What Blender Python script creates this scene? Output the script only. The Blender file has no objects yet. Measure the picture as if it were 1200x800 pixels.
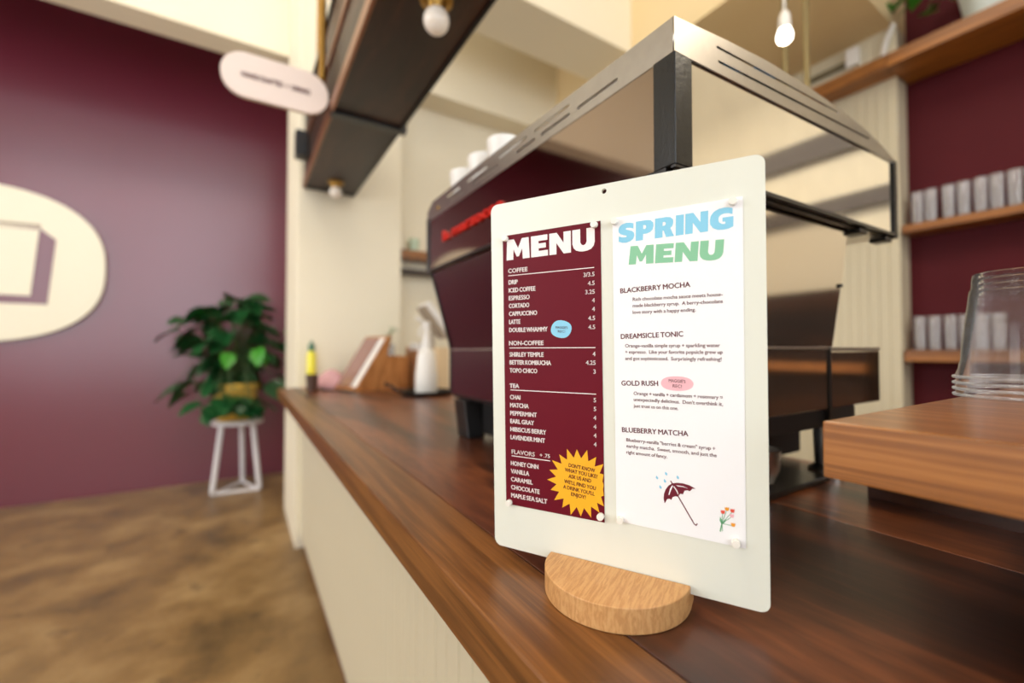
import bpy, bmesh, math, random
from mathutils import Vector, Matrix, Euler
R = math.radians
random.seed(7)
SC = bpy.context.scene
COL = SC.collection

# ------------------------------------------------------------------ camera
cam = bpy.data.cameras.new('camera')
cam.sensor_width = 36.0
cam.lens = 15.3
cam.clip_start = 0.02
camo = bpy.data.objects.new('camera', cam)
camo.location = (0, 0, 1.156)
camo.rotation_euler = (R(90 + 1.236), 0, R(-31.7))
COL.objects.link(camo)
SC.camera = camo
cam.dof.use_dof = True
cam.dof.focus_distance = 0.40
cam.dof.aperture_fstop = 2.2

# ------------------------------------------------------------------ world, lights, exposure
W = bpy.data.worlds.new('sky')
SC.world = W
W.use_nodes = True
bg = W.node_tree.nodes['Background']
bg.inputs[0].default_value = (0.78, 0.88, 1.0, 1)
bg.inputs[1].default_value = 3.2

def area(name, loc, rot, sx, sy, power, col):
    l = bpy.data.lights.new(name, 'AREA')
    l.shape = 'RECTANGLE'
    l.size = sx
    l.size_y = sy
    l.energy = power
    l.color = col
    o = bpy.data.objects.new(name, l)
    o.location = loc
    o.rotation_euler = rot
    COL.objects.link(o)
    return o

# daylight through the window wall behind the camera and through the windows on the left
area('window_daylight', (-1.0, -2.75, 2.9), (R(90), 0, 0), 7.0, 4.2, 300, (1.0, 0.965, 0.91))
area('side_window_daylight', (-5.15, 2.0, 2.6), (R(90), 0, R(-90)), 4.6, 3.4, 330, (1.0, 0.94, 0.85))
# unseen fill added over the bar side to brighten the near right wall
area('bar_fill', (1.9, -1.2, 3.0), (0, 0, 0), 0.5, 1.6, 45, (1.0, 0.88, 0.70))
# added overhead fill, no real fixture, lifting the far pier and header
area('ceiling_fill', (-0.9, 1.0, 5.35), (0, 0, 0), 3.2, 0.8, 160, (1.0, 0.92, 0.78))

SC.view_settings.view_transform = 'Standard'
SC.view_settings.look = 'None'
SC.view_settings.gamma = 1.0
SC.view_settings.use_curve_mapping = False
SC.view_settings.exposure = -0.58
SC.cycles.transparent_max_bounces = 32

# ------------------------------------------------------------------ materials
def srgb(r, g, b):
    f = lambda c: (c / 255 / 12.92) if c / 255 <= 0.04045 else ((c / 255 + 0.055) / 1.055) ** 2.4
    return (f(r), f(g), f(b), 1)

def mat(name, col, rough=0.5, metal=0.0, spec=0.5, noise=0.0, nscale=8.0, bump=0.0, bscale=40.0, coat=0.0, coat_rough=0.05, emit=None, estr=0.0):
    m = bpy.data.materials.new(name)
    m.use_nodes = True
    nt = m.node_tree
    b = nt.nodes['Principled BSDF']
    b.inputs['Base Color'].default_value = col
    b.inputs['Roughness'].default_value = rough
    b.inputs['Metallic'].default_value = metal
    b.inputs['Specular IOR Level'].default_value = spec
    b.inputs['Coat Weight'].default_value = coat
    b.inputs['Coat Roughness'].default_value = coat_rough
    tc = nt.nodes.new('ShaderNodeTexCoord')
    if noise > 0:
        n = nt.nodes.new('ShaderNodeTexNoise')
        n.inputs['Scale'].default_value = nscale
        n.inputs['Detail'].default_value = 6
        nt.links.new(tc.outputs['Object'], n.inputs['Vector'])
        r = nt.nodes.new('ShaderNodeValToRGB')
        r.color_ramp.elements[0].position = 0.3
        r.color_ramp.elements[1].position = 0.7
        r.color_ramp.elements[0].color = tuple(c * (1 - noise) for c in col[:3]) + (1,)
        r.color_ramp.elements[1].color = tuple(min(1, c * (1 + noise * 0.6)) for c in col[:3]) + (1,)
        nt.links.new(n.outputs['Fac'], r.inputs['Fac'])
        nt.links.new(r.outputs['Color'], b.inputs['Base Color'])
    if bump > 0:
        n2 = nt.nodes.new('ShaderNodeTexNoise')
        n2.inputs['Scale'].default_value = bscale
        n2.inputs['Detail'].default_value = 4
        nt.links.new(tc.outputs['Object'], n2.inputs['Vector'])
        bp = nt.nodes.new('ShaderNodeBump')
        bp.inputs['Strength'].default_value = bump
        bp.inputs['Distance'].default_value = 0.01
        nt.links.new(n2.outputs['Fac'], bp.inputs['Height'])
        nt.links.new(bp.outputs['Normal'], b.inputs['Normal'])
    if emit:
        b.inputs['Emission Color'].default_value = emit
        b.inputs['Emission Strength'].default_value = estr
    return m

def wood(name, dark, mid, light, stretch=(14, 1.2, 14), scale=1.0, rough=0.35, fine=0.35, coat=0.0, tone=0.25, offset=True, rings=5.0, bump=0.05):
    """streaky timber grain: long noise streaks + warped bands + fine pores; tone varies per board"""
    m = bpy.data.materials.new(name)
    m.use_nodes = True
    nt = m.node_tree
    N, L = nt.nodes, nt.links
    b = N['Principled BSDF']
    b.inputs['Roughness'].default_value = rough
    b.inputs['Coat Weight'].default_value = coat
    b.inputs['Coat Roughness'].default_value = 0.18
    tc = N.new('ShaderNodeTexCoord')
    oi = N.new('ShaderNodeObjectInfo')
    mulr = N.new('ShaderNodeMath'); mulr.operation = 'MULTIPLY'; mulr.inputs[1].default_value = 37.0
    L.new(oi.outputs['Random'], mulr.inputs[0])
    add = N.new('ShaderNodeVectorMath'); add.operation = 'ADD'
    L.new(tc.outputs['Object'], add.inputs[0])
    if offset:
        L.new(mulr.outputs[0], add.inputs[1])
    mp = N.new('ShaderNodeMapping')
    mp.inputs['Scale'].default_value = tuple(s * scale for s in stretch)
    L.new(add.outputs[0], mp.inputs['Vector'])
    n1 = N.new('ShaderNodeTexNoise'); n1.inputs['Scale'].default_value = 1.0; n1.inputs['Detail'].default_value = 5; n1.inputs['Distortion'].default_value = 0.6
    L.new(mp.outputs[0], n1.inputs['Vector'])
    # cathedral bands: sine of the warped noise
    m1 = N.new('ShaderNodeMath'); m1.operation = 'MULTIPLY'; m1.inputs[1].default_value = rings * 6.283
    L.new(n1.outputs['Fac'], m1.inputs[0])
    sn = N.new('ShaderNodeMath'); sn.operation = 'SINE'
    L.new(m1.outputs[0], sn.inputs[0])
    mr = N.new('ShaderNodeMapRange'); mr.inputs['From Min'].default_value = -1; mr.inputs['From Max'].default_value = 1
    L.new(sn.outputs[0], mr.inputs['Value'])
    mx = N.new('ShaderNodeMix'); mx.data_type = 'FLOAT'; mx.inputs['Factor'].default_value = 0.42
    L.new(n1.outputs['Fac'], mx.inputs['A'])
    L.new(mr.outputs[0], mx.inputs['B'])
    # fine pores
    mp2 = N.new('ShaderNodeMapping')
    mp2.inputs['Scale'].default_value = tuple(s * scale * 14 for s in stretch)
    L.new(add.outputs[0], mp2.inputs['Vector'])
    n2 = N.new('ShaderNodeTexNoise'); n2.inputs['Scale'].default_value = 1.0; n2.inputs['Detail'].default_value = 3
    L.new(mp2.outputs[0], n2.inputs['Vector'])
    mx2 = N.new('ShaderNodeMix'); mx2.data_type = 'FLOAT'; mx2.inputs['Factor'].default_value = fine
    L.new(mx.outputs['Result'], mx2.inputs['A'])
    L.new(n2.outputs['Fac'], mx2.inputs['B'])
    t1 = N.new('ShaderNodeMath'); t1.operation = 'MULTIPLY_ADD'; t1.inputs[1].default_value = tone; t1.inputs[2].default_value = -tone / 2
    L.new(oi.outputs['Random'], t1.inputs[0])
    t2 = N.new('ShaderNodeMath'); t2.operation = 'ADD'
    L.new(mx2.outputs['Result'], t2.inputs[0]); L.new(t1.outputs[0], t2.inputs[1])
    r = N.new('ShaderNodeValToRGB')
    e = r.color_ramp.elements
    e[0].position = 0.22; e[0].color = dark
    e[1].position = 0.78; e[1].color = light
    k = e.new(0.5); k.color = mid
    L.new(t2.outputs[0], r.inputs['Fac'])
    L.new(r.outputs['Color'], b.inputs['Base Color'])
    bp = N.new('ShaderNodeBump'); bp.inputs['Strength'].default_value = bump; bp.inputs['Distance'].default_value = 0.002
    L.new(n2.outputs['Fac'], bp.inputs['Height']); L.new(bp.outputs['Normal'], b.inputs['Normal'])
    return m

def thin_clear(name, tint=(1, 1, 1, 1), gloss=1.0, rough=0.05, milk=0.0, ior=1.45):
    """clear thin-walled plastic or glass: see-through with Fresnel reflection and a little haze"""
    m = bpy.data.materials.new(name)
    m.use_nodes = True
    nt = m.node_tree
    N, L = nt.nodes, nt.links
    N.remove(N['Principled BSDF'])
    out = N['Material Output']
    tr = N.new('ShaderNodeBsdfTransparent'); tr.inputs[0].default_value = tint
    gl = N.new('ShaderNodeBsdfGlossy'); gl.inputs['Roughness'].default_value = rough; gl.inputs['Color'].default_value = (gloss, gloss, gloss, 1)
    fr = N.new('ShaderNodeFresnel'); fr.inputs['IOR'].default_value = ior
    mx = N.new('ShaderNodeMixShader')
    L.new(fr.outputs[0], mx.inputs[0]); L.new(tr.outputs[0], mx.inputs[1]); L.new(gl.outputs[0], mx.inputs[2])
    df = N.new('ShaderNodeBsdfDiffuse'); df.inputs[0].default_value = (0.9, 0.9, 0.92, 1)
    mx2 = N.new('ShaderNodeMixShader'); mx2.inputs[0].default_value = milk
    L.new(mx.outputs[0], mx2.inputs[1]); L.new(df.outputs[0], mx2.inputs[2])
    L.new(mx2.outputs[0], out.inputs['Surface'])
    return m

M = {}
M['cream'] = mat('cream_paint', srgb(238, 228, 204), 0.6, noise=0.03, nscale=1.5)
M['ceiling'] = mat('ceiling_tan_cast', srgb(222, 198, 152), 0.7, noise=0.04, nscale=1.0)  # cream paint with the warm light and underside shade put into its colour
M['bead'] = mat('beadboard_paint', srgb(212, 202, 176), 0.45, noise=0.03, nscale=3)
M['purple'] = mat('burgundy_wall_paint', srgb(108, 28, 50), 0.32, coat=0.7, coat_rough=0.24, spec=0.8, noise=0.06, nscale=1.2, bump=0.06, bscale=60)
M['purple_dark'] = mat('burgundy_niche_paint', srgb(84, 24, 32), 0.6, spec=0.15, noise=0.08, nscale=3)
M['base'] = mat('burgundy_baseboard_paint', srgb(84, 26, 44), 0.4)
M['board'] = mat('offwhite_acrylic', srgb(231, 232, 219), 0.28, spec=0.4)
M['paper_red'] = mat('burgundy_card', srgb(104, 8, 30), 0.55, spec=0.2)
M['paper_white'] = mat('white_card', srgb(250, 249, 250), 0.5)
M['ink_white'] = mat('white_ink', srgb(248, 240, 238), 0.5)
M['ink_red'] = mat('burgundy_ink', srgb(108, 12, 38), 0.5)
M['ink_blue'] = mat('sky_blue_ink', srgb(140, 208, 236), 0.5)
M['ink_green'] = mat('sage_green_ink', srgb(138, 200, 160), 0.5)
M['ink_yellow'] = mat('amber_ink', srgb(250, 180, 30), 0.5)
M['ink_pink'] = mat('pink_ink', srgb(246, 190, 198), 0.5)
M['ink_rose'] = mat('red_tulip_ink', srgb(230, 84, 62), 0.5)
M['ink_orange'] = mat('orange_tulip_ink', srgb(240, 160, 40), 0.5)
M['ink_leaf'] = mat('leaf_green_ink', srgb(110, 178, 130), 0.5)
M['magnet'] = mat('white_magnet', srgb(244, 240, 230), 0.25)
M['hole'] = mat('dark_bore', srgb(30, 26, 24), 0.7)
M['walnut'] = wood('oiled_walnut', srgb(44, 22, 14), srgb(92, 48, 28), srgb(156, 90, 52), stretch=(7, 1.1, 7), rough=0.34, fine=0.30, coat=0.12, tone=0.16, rings=2.2)
M['walnut_edge'] = wood('walnut_front_edge', srgb(66, 36, 14), srgb(108, 66, 30), srgb(146, 94, 46), stretch=(30, 0.9, 30), rough=0.35, fine=0.4, tone=0.1, rings=3.0)
M['riser'] = wood('warm_walnut_riser', srgb(96, 54, 22), srgb(154, 96, 45), srgb(194, 132, 72), stretch=(70, 2.4, 170), rough=0.28, fine=0.35, coat=0.3, tone=0.05, rings=3.0)
M['shelfwood'] = wood('shelf_walnut', srgb(98, 56, 18), srgb(146, 90, 34), srgb(178, 114, 48), stretch=(14, 1.0, 14), rough=0.4, tone=0.1)
M['darkwood'] = wood('dark_stained_plywood', srgb(26, 15, 9), srgb(50, 29, 18), srgb(78, 46, 28), stretch=(5, 0.8, 5), rough=0.42, tone=0.05, rings=2.0)
M['oak'] = wood('pale_oak', srgb(172, 118, 66), srgb(204, 152, 96), srgb(220, 174, 118), stretch=(480, 40, 110), rough=0.5, fine=0.6, tone=0.0, rings=2.0, offset=False)
M['poswood'] = wood('honey_plywood', srgb(140, 84, 40), srgb(178, 116, 62), srgb(200, 138, 82), stretch=(8, 8, 2), rough=0.45, tone=0.1)
M['steel'] = mat('brushed_steel', srgb(216, 212, 206), 0.3, 1.0, noise=0.05, nscale=90)
M['steel_band'] = mat('satin_steel_band', srgb(168, 162, 155), 0.34, 1.0, noise=0.05, nscale=60)
M['mirror'] = mat('polished_steel', srgb(242, 240, 236), 0.07, 1.0, noise=0.05, nscale=14)
M['smoke_mirror'] = mat('smoked_mirror_panel', srgb(206, 198, 190), 0.08, 1.0)
M['machine_front'] = mat('dark_mirror_panel', srgb(150, 134, 122), 0.05, 1.0)
M['machine_low'] = mat('dark_burgundy_enamel', srgb(54, 20, 28), 0.22, 0.0, spec=0.7, coat=0.6)
M['black'] = mat('satin_black', srgb(26, 24, 24), 0.32)
M['black_metal'] = mat('black_post', srgb(24, 24, 25), 0.26, 0.2, bump=0.05, bscale=200)
M['slot'] = mat('slot_interior', srgb(20, 28, 40), 0.3)
M['blue_film'] = mat('blue_protective_film', srgb(70, 130, 180), 0.3)
M['redletter'] = mat('red_letter_acrylic', srgb(206, 34, 20), 0.3)
M['brass'] = mat('aged_brass', srgb(172, 132, 66), 0.32, 0.9)
M['copper'] = mat('copper_edge', srgb(150, 104, 78), 0.35, 0.6)
M['globe'] = mat('opal_glass_globe', srgb(240, 228, 214), 0.12, emit=(1, 0.9, 0.78, 1), estr=0.12)
M['bulb'] = mat('lit_bulb', srgb(255, 250, 235), 0.2, emit=(1, 0.93, 0.8, 1), estr=14.0)
M['white_plastic'] = mat('white_plastic', srgb(238, 234, 228), 0.4)
M['white_metal'] = mat('white_powder_coat', srgb(226, 222, 224), 0.4)
M['pink'] = mat('pink_sign_face', srgb(240, 220, 208), 0.5)
M['pink_cloth'] = mat('pink_cloth', srgb(206, 158, 160), 0.85, noise=0.1, nscale=40)
M['leaf'] = mat('dark_green_leaf', srgb(30, 84, 42), 0.32, spec=0.6, noise=0.35, nscale=9)
M['leaf_young'] = mat('young_green_leaf', srgb(66, 150, 44), 0.35, noise=0.2, nscale=9)
M['stem'] = mat('green_stem', srgb(70, 92, 44), 0.5)
M['soil'] = mat('dark_soil', srgb(40, 28, 20), 0.9)
M['gold'] = mat('gold_planter', srgb(214, 172, 70), 0.35, 0.35)
M['yellow'] = mat('yellow_liquid_bottle', srgb(232, 222, 60), 0.25)
M['greencap'] = mat('green_cap', srgb(56, 110, 84), 0.4)
M['brown'] = mat('brown_cup', srgb(70, 44, 30), 0.5)
M['screen'] = mat('dim_tablet_screen', srgb(150, 112, 104), 0.15)
M['taupe'] = mat('taupe_plastic', srgb(168, 152, 132), 0.5)
M['bluebox'] = mat('blue_packet', srgb(30, 120, 190), 0.4)
M['greenpack'] = mat('green_packet', srgb(90, 140, 60), 0.4)
M['cardboard'] = mat('buff_carton', srgb(226, 198, 156), 0.6)
M['pipe'] = mat('olive_conduit', srgb(128, 112, 72), 0.4, 0.3)
M['vent'] = mat('dark_louvre', srgb(110, 100, 74), 0.5)
M['window_paint'] = mat('window_frame_paint', srgb(60, 52, 48), 0.5)
M['cup'] = thin_clear('clear_cup_plastic', (0.985, 0.985, 0.985, 1), 1.0, 0.05, 0.014, 1.15)
M['cuprim'] = thin_clear('clear_cup_rim', (0.95, 0.95, 0.95, 1), 1.0, 0.08, 0.20, 1.4)
M['glass'] = thin_clear('ribbed_glass', (0.99, 0.99, 1, 1), 1.0, 0.08, 0.17, 1.35)
M['pane'] = thin_clear('window_glass', (0.98, 0.99, 1, 1), 1.0, 0.0, 0.0)
M['logo_cream'] = mat('cream_sign_face', srgb(246, 238, 216), 0.5)

def concrete():
    m = bpy.data.materials.new('stained_concrete')
    m.use_nodes = True
    nt = m.node_tree; N, L = nt.nodes, nt.links
    b = N['Principled BSDF']
    tc = N.new('ShaderNodeTexCoord')
    a = N.new('ShaderNodeTexNoise'); a.inputs['Scale'].default_value = 2.6; a.inputs['Detail'].default_value = 8; a.inputs['Roughness'].default_value = 0.62; a.inputs['Distortion'].default_value = 0.2
    L.new(tc.outputs['Object'], a.inputs['Vector'])
    r = N.new('ShaderNodeValToRGB')
    e = r.color_ramp.elements
    e[0].position = 0.3; e[0].color = srgb(92, 72, 46)
    e[1].position = 0.72; e[1].color = srgb(172, 142, 98)
    k = e.new(0.5); k.color = srgb(136, 106, 66)
    L.new(a.outputs['Fac'], r.inputs['Fac'])
    s = N.new('ShaderNodeTexNoise'); s.inputs['Scale'].default_value = 7.0; s.inputs['Detail'].default_value = 4
    L.new(tc.outputs['Object'], s.inputs['Vector'])
    sr = N.new('ShaderNodeValToRGB'); sr.color_ramp.elements[0].position = 0.60; sr.color_ramp.elements[1].position = 0.72
    sr.color_ramp.elements[0].color = (0, 0, 0, 1); sr.color_ramp.elements[1].color = (0.65, 0.65, 0.65, 1)
    L.new(s.outputs['Fac'], sr.inputs['Fac'])
    mx = N.new('ShaderNodeMix'); mx.data_type = 'RGBA'
    L.new(sr.outputs['Color'], mx.inputs['Factor']); L.new(r.outputs['Color'], mx.inputs['A']); mx.inputs['B'].default_value = srgb(80, 62, 42)
    L.new(mx.outputs['Result'], b.inputs['Base Color'])
    rr = N.new('ShaderNodeMapRange'); rr.inputs['To Min'].default_value = 0.28; rr.inputs['To Max'].default_value = 0.5
    L.new(a.outputs['Fac'], rr.inputs['Value']); L.new(rr.outputs[0], b.inputs['Roughness'])
    return m
M['floor'] = concrete()

# ------------------------------------------------------------------ mesh helpers
def box(bm, x0, x1, y0, y1, z0, z1, bev=0.0, mtx=None):
    g = bmesh.ops.create_cube(bm, size=1.0)
    vs = g['verts']
    bmesh.ops.scale(bm, vec=(x1 - x0, y1 - y0, z1 - z0), verts=vs)
    bmesh.ops.translate(bm, vec=((x0 + x1) / 2, (y0 + y1) / 2, (z0 + z1) / 2), verts=vs)
    if bev > 0:
        es = list({e for v in vs for e in v.link_edges})
        q = bmesh.ops.bevel(bm, geom=es, offset=bev, segments=2, affect='EDGES', profile=0.5)
        vs = list({v for f in q['faces'] for v in f.verts} | {v for v in vs if v.is_valid})
    if mtx is not None:
        bmesh.ops.transform(bm, matrix=mtx, verts=vs)
    return vs

def lathe(bm, prof, seg=32, c=(0, 0, 0), cap_bottom=False, cap_top=False):
    rings = []
    for r, z in prof:
        if r < 1e-6:
            rings.append([bm.verts.new((c[0], c[1], c[2] + z))])
        else:
            rings.append([bm.verts.new((c[0] + r * math.cos(2 * math.pi * k / seg), c[1] + r * math.sin(2 * math.pi * k / seg), c[2] + z)) for k in range(seg)])
    for a, b in zip(rings, rings[1:]):
        for k in range(seg):
            j = (k + 1) % seg
            if len(a) == 1 and len(b) == 1: continue
            if len(a) == 1: bm.faces.new((a[0], b[k], b[j]))
            elif len(b) == 1: bm.faces.new((a[k], a[j], b[0]))
            else: bm.faces.new((a[k], a[j], b[j], b[k]))
    if cap_bottom and len(rings[0]) > 1: bm.faces.new(rings[0][::-1])
    if cap_top and len(rings[-1]) > 1: bm.faces.new(rings[-1])

def tube(bm, pts, r, seg=10, caps=True, r1=None):
    pts = [Vector(p) for p in pts]
    rings = []
    prev = None
    n = len(pts)
    for i, p in enumerate(pts):
        d = (pts[min(i + 1, n - 1)] - pts[max(i - 1, 0)]).normalized()
        if prev is None:
            a = d.orthogonal().normalized()
        else:
            a = (prev - d * prev.dot(d)).normalized()
        prev = a
        b = d.cross(a)
        rad = r if r1 is None else r + (r1 - r) * i / (n - 1)
        rings.append([bm.verts.new(p + a * rad * math.cos(2 * math.pi * k / seg) + b * rad * math.sin(2 * math.pi * k / seg)) for k in range(seg)])
    for a, b in zip(rings, rings[1:]):
        for k in range(seg):
            j = (k + 1) % seg
            bm.faces.new((a[k], a[j], b[j], b[k]))
    if caps:
        bm.faces.new(rings[0][::-1]); bm.faces.new(rings[-1])

def prism(bm, poly, h0, h1, axis='z'):
    """extrude a polygon; axis names the extrusion direction; poly coords are the other two in order"""
    def P(a, b, h):
        return {'z': (a, b, h), 'y': (a, h, b), 'x': (h, a, b)}[axis]
    v0 = [bm.verts.new(P(a, b, h0)) for a, b in poly]
    v1 = [bm.verts.new(P(a, b, h1)) for a, b in poly]
    n = len(poly)
    bm.faces.new(v0); bm.faces.new(v1[::-1])
    for k in range(n):
        j = (k + 1) % n
        bm.faces.new((v0[k], v0[j], v1[j], v1[k]))

def obj(name, bm, m, parent=None, loc=None, smooth=None, kind=None):
    if isinstance(bm, bmesh.types.BMesh):
        bmesh.ops.recalc_face_normals(bm, faces=bm.faces)
        me = bpy.data.meshes.new(name)
        bm.to_mesh(me); bm.free()
    else:
        me = bm
    if smooth is not None:
        for p in me.polygons: p.use_smooth = True
        if smooth < 180:
            me.set_sharp_from_angle(angle=R(smooth))
    if m is not None and not me.materials:
        me.materials.append(m)
    o = bpy.data.objects.new(name, me)
    COL.objects.link(o)
    if parent: o.parent = parent
    if loc: o.location = loc
    if kind: o['kind'] = kind
    return o

def tag(o, label, cat, group=None):
    o['label'] = label; o['category'] = cat
    if group: o['group'] = group
    return o

def thing(name, label, cat, loc=(0, 0, 0), rot=(0, 0, 0), group=None):
    o = bpy.data.objects.new(name, None)
    o.empty_display_size = 0.05
    COL.objects.link(o)
    o.location = loc; o.rotation_euler = rot
    return tag(o, label, cat, group)

def BM(): return bmesh.new()

def bx(name, m, parent, x0, x1, y0, y1, z0, z1, bev=0.0, kind=None, smooth=None):
    b = BM(); box(b, x0, x1, y0, y1, z0, z1, bev)
    return obj(name, b, m, parent, kind=kind, smooth=smooth)

def copy_tree(o, parent=None):
    c = o.copy(); COL.objects.link(c); c.parent = parent
    for ch in list(o.children): copy_tree(ch, c)
    return c

ORD = ['first', 'second', 'third', 'fourth', 'fifth', 'sixth', 'seventh', 'eighth', 'ninth', 'tenth']

# ------------------------------------------------------------------ setting
YB = 4.72      # back wall
bx('floor', M['floor'], None, -5.2, 6.0, -2.9, 4.9, -0.1, 0.0, kind='structure')
bx('ceiling', M['ceiling'], None, -5.2, 3.6, -2.9, 4.9, 5.5, 5.6, kind='structure')
bx('wall_back', M['purple'], None, -5.0, 1.2, YB, YB + 0.12, 0, 5.5, kind='structure')
# portal: header over the opening and the cream pier the counter runs into
bx('trim_header', M['cream'], None, -5.0, 0.8, 3.6305, 3.85, 3.37, 5.5, kind='structure')
bx('wall_pier', M['cream'], None, 0.268, 0.89, 2.85, 3.63, 0, 5.5, 0.004, kind='structure')
bx('wall_behind_pier', M['cream'], None, 0.80, 0.90, 3.6305, YB, 0, 5.5, kind='structure')
bx('wall_far', M['cream'], None, 0.89, 3.6, 3.06, 3.2, 0, 5.5, kind='structure')
bx('trim_bulkhead', M['cream'], None, 0.89, 3.2, 2.85, 3.06, 2.957, 5.5, kind='structure')
bx('trim_ceiling_beam', M['cream'], None, 0.7, 2.2, 2.035, 2.405, 3.156, 5.5, kind='structure')
bx('trim_soffit', M['ceiling'], None, 2.2, 3.4, 0.953, 2.85, 3.05, 5.5, kind='structure')

# air grille in the face of the ceiling beam
vg = thing('air_grille', 'small dark air grille set in the cream ceiling beam', 'vent', (1.30, 2.034, 3.42))
bx('frame', M['white_plastic'], vg, -0.10, 0.10, -0.008, 0.0, -0.06, 0.06, 0.002)
for k in range(4):
    bx('slat', M['black'], vg, -0.085, 0.085, -0.014, -0.006, -0.045 + k * 0.026, -0.030 + k * 0.026)

# right side: beadboard return and burgundy niche
wr = bx('wall_right', M['bead'], None, 3.212, 3.40, 0.952, 3.06, 0, 3.05, kind='structure')
y = 0.944
while y < 2.84:
    bx('plank', M['bead'], wr, 3.200, 3.2125, y, min(y + 0.0492, 2.85), 0.0, 3.05, 0.003)
    y += 0.05
wn = bx('wall_niche', M['purple_dark'], None, 3.374, 3.5, -0.25, 0.952, 0, 5.5, kind='structure')
bx('wall_right_near', M['cream'], None, 3.20, 3.5, -2.7, -0.251, 0, 5.5, 0.003, kind='structure')
bx('trim_mirrored_band', mat('grey_band_paint', srgb(96, 88, 84), 0.5), None, 3.15, 3.1995, -2.58, -0.26, 2.40, 2.55, kind='structure')  # grey bands out of view, added only to show mirrored in the steel side
bx('trim_mirrored_band.001', mat('grey_band_paint', srgb(96, 88, 84), 0.5), None, 3.15, 3.1995, -2.58, -0.26, 2.02, 2.12, kind='structure')
bc = thing('mirrored_cabinet', 'added unseen dark cabinet mirrored in the espresso machine side', 'cabinet', (2.75, -2.4, 0.0))  # cabinet added out of view so the steel side mirrors something dark
bx('body', M['darkwood'], bc, 0.02, 0.44, 0.0, 2.1, 0.0, 1.50, 0.003)
for k in range(4):
    bx('door', M['darkwood'], bc, 0.0, 0.0195, 0.003 + k * 0.525, 0.522 + k * 0.525, 0.06, 1.02, 0.003)
bx('counter_slab', M['poswood'], bc, -0.03, 0.0, 0.0, 2.1, 1.04, 1.09, 0.002)
# left wall and window wall behind the camera, with real openings
def wall_with_windows(name, axis, pos, t, lo, hi, H, wins, m):
    b = BM()
    xs = sorted({lo, hi} | {w[0] for w in wins} | {w[1] for w in wins})
    for a, c in zip(xs, xs[1:]):
        hit = [w for w in wins if w[0] <= a + 1e-6 and w[1] >= c - 1e-6]
        segs = [(0, H)]
        if hit: segs = [(0, hit[0][2]), (hit[0][3], H)]
        for z0, z1 in segs:
            if axis == 'y': box(b, a, c, pos, pos + t, z0, z1)
            else: box(b, pos, pos + t, a, c, z0, z1)
    return obj(name, b, m, None, kind='structure')
winF = [(-4.4, -2.3, 0.7, 5.3), (-2.1, -0.1, 0.7, 5.3), (0.1, 2.0, 0.7, 5.3)]
winL = [(-0.3, 1.9, 0.9, 4.3), (2.1, 4.3, 0.9, 4.3)]
wall_with_windows('wall_front', 'y', -2.7, 0.12, -5.2, 3.5, 5.5, winF, M['cream'])
wall_with_windows('wall_left', 'x', -5.12, 0.12, -2.7, 4.9, 5.5, winL, M['cream'])
n = 0
for ax, ws in (('y', winF), ('x', winL)):
    for a, c, z0, z1 in ws:
        n += 1
        b = BM()
        pos = -2.66 if ax == 'y' else -5.08
        def bar(p, q, r_, s):
            if ax == 'y': box(b, p, q, pos, pos + 0.05, r_, s)
            else: box(b, pos, pos + 0.05, p, q, r_, s)
        bar(a, a + 0.05, z0, z1); bar(c - 0.05, c, z0, z1); bar(a, c, z0, z0 + 0.05); bar(a, c, z1 - 0.05, z1)
        bar((a + c) / 2 - 0.02, (a + c) / 2 + 0.02, z0, z1); bar(a, c, 3.0, 3.05)
        w = obj('window_%d' % n, b, M['window_paint'], None, kind='structure')
        if ax == 'y': bx('pane', M['pane'], w, a + 0.05, c - 0.05, pos + 0.02, pos + 0.024, z0 + 0.05, z1 - 0.05)
        else: bx('pane', M['pane'], w, pos + 0.02, pos + 0.024, a + 0.05, c - 0.05, z0 + 0.05, z1 - 0.05)

# ------------------------------------------------------------------ counter
CT = 0.94
cab = thing('counter_cabinet', 'cream beadboard bar counter front under the walnut worktop', 'counter', (0.30, 1.0, 0))
bx('carcass', M['bead'], cab, 0.010, 0.60, -1.9, 1.848, 0.10, 0.8895)
bx('toe_kick', M['base'], cab, 0.016, 0.60, -1.9, 1.848, 0.0, 0.0995, 0.002)
y = -1.55
first = None
while y < 1.83:
    if first is None:
        first = bx('slat', M['bead'], cab, 0.0, 0.0115, 0.0, 0.0495, 0.072, 0.888, 0.004)
        first.location = (0, y, 0)
    else:
        o = first.copy(); COL.objects.link(o); o.location = (0, y, 0)
    y += 0.05
top = thing('counter_worktop', 'long dark walnut plank worktop of the bar counter', 'worktop', (0.170, 1.0, 0.8905))
cuts = [0.0, 0.081, 0.477, 0.78]
for k, (a, c) in enumerate(zip(cuts, cuts[1:])):
    b = BM(); box(b, 0, c - a - 0.0006, -2.2, 1.848, 0.0, 0.0495, 0.0012 if k else 0.002)
    o = obj('plank', b, M['walnut_edge'] if k == 0 else M['walnut'], top)
    o.location = (a, 0, 0)

# ------------------------------------------------------------------ menu board (fitted plane)
BL = Vector((0.22766, 0.40272, 0.95302))
BROT = Euler((R(1.409), 0, R(-61.19)), 'XYZ')
BW, BH = 0.24936, 0.3556

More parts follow.
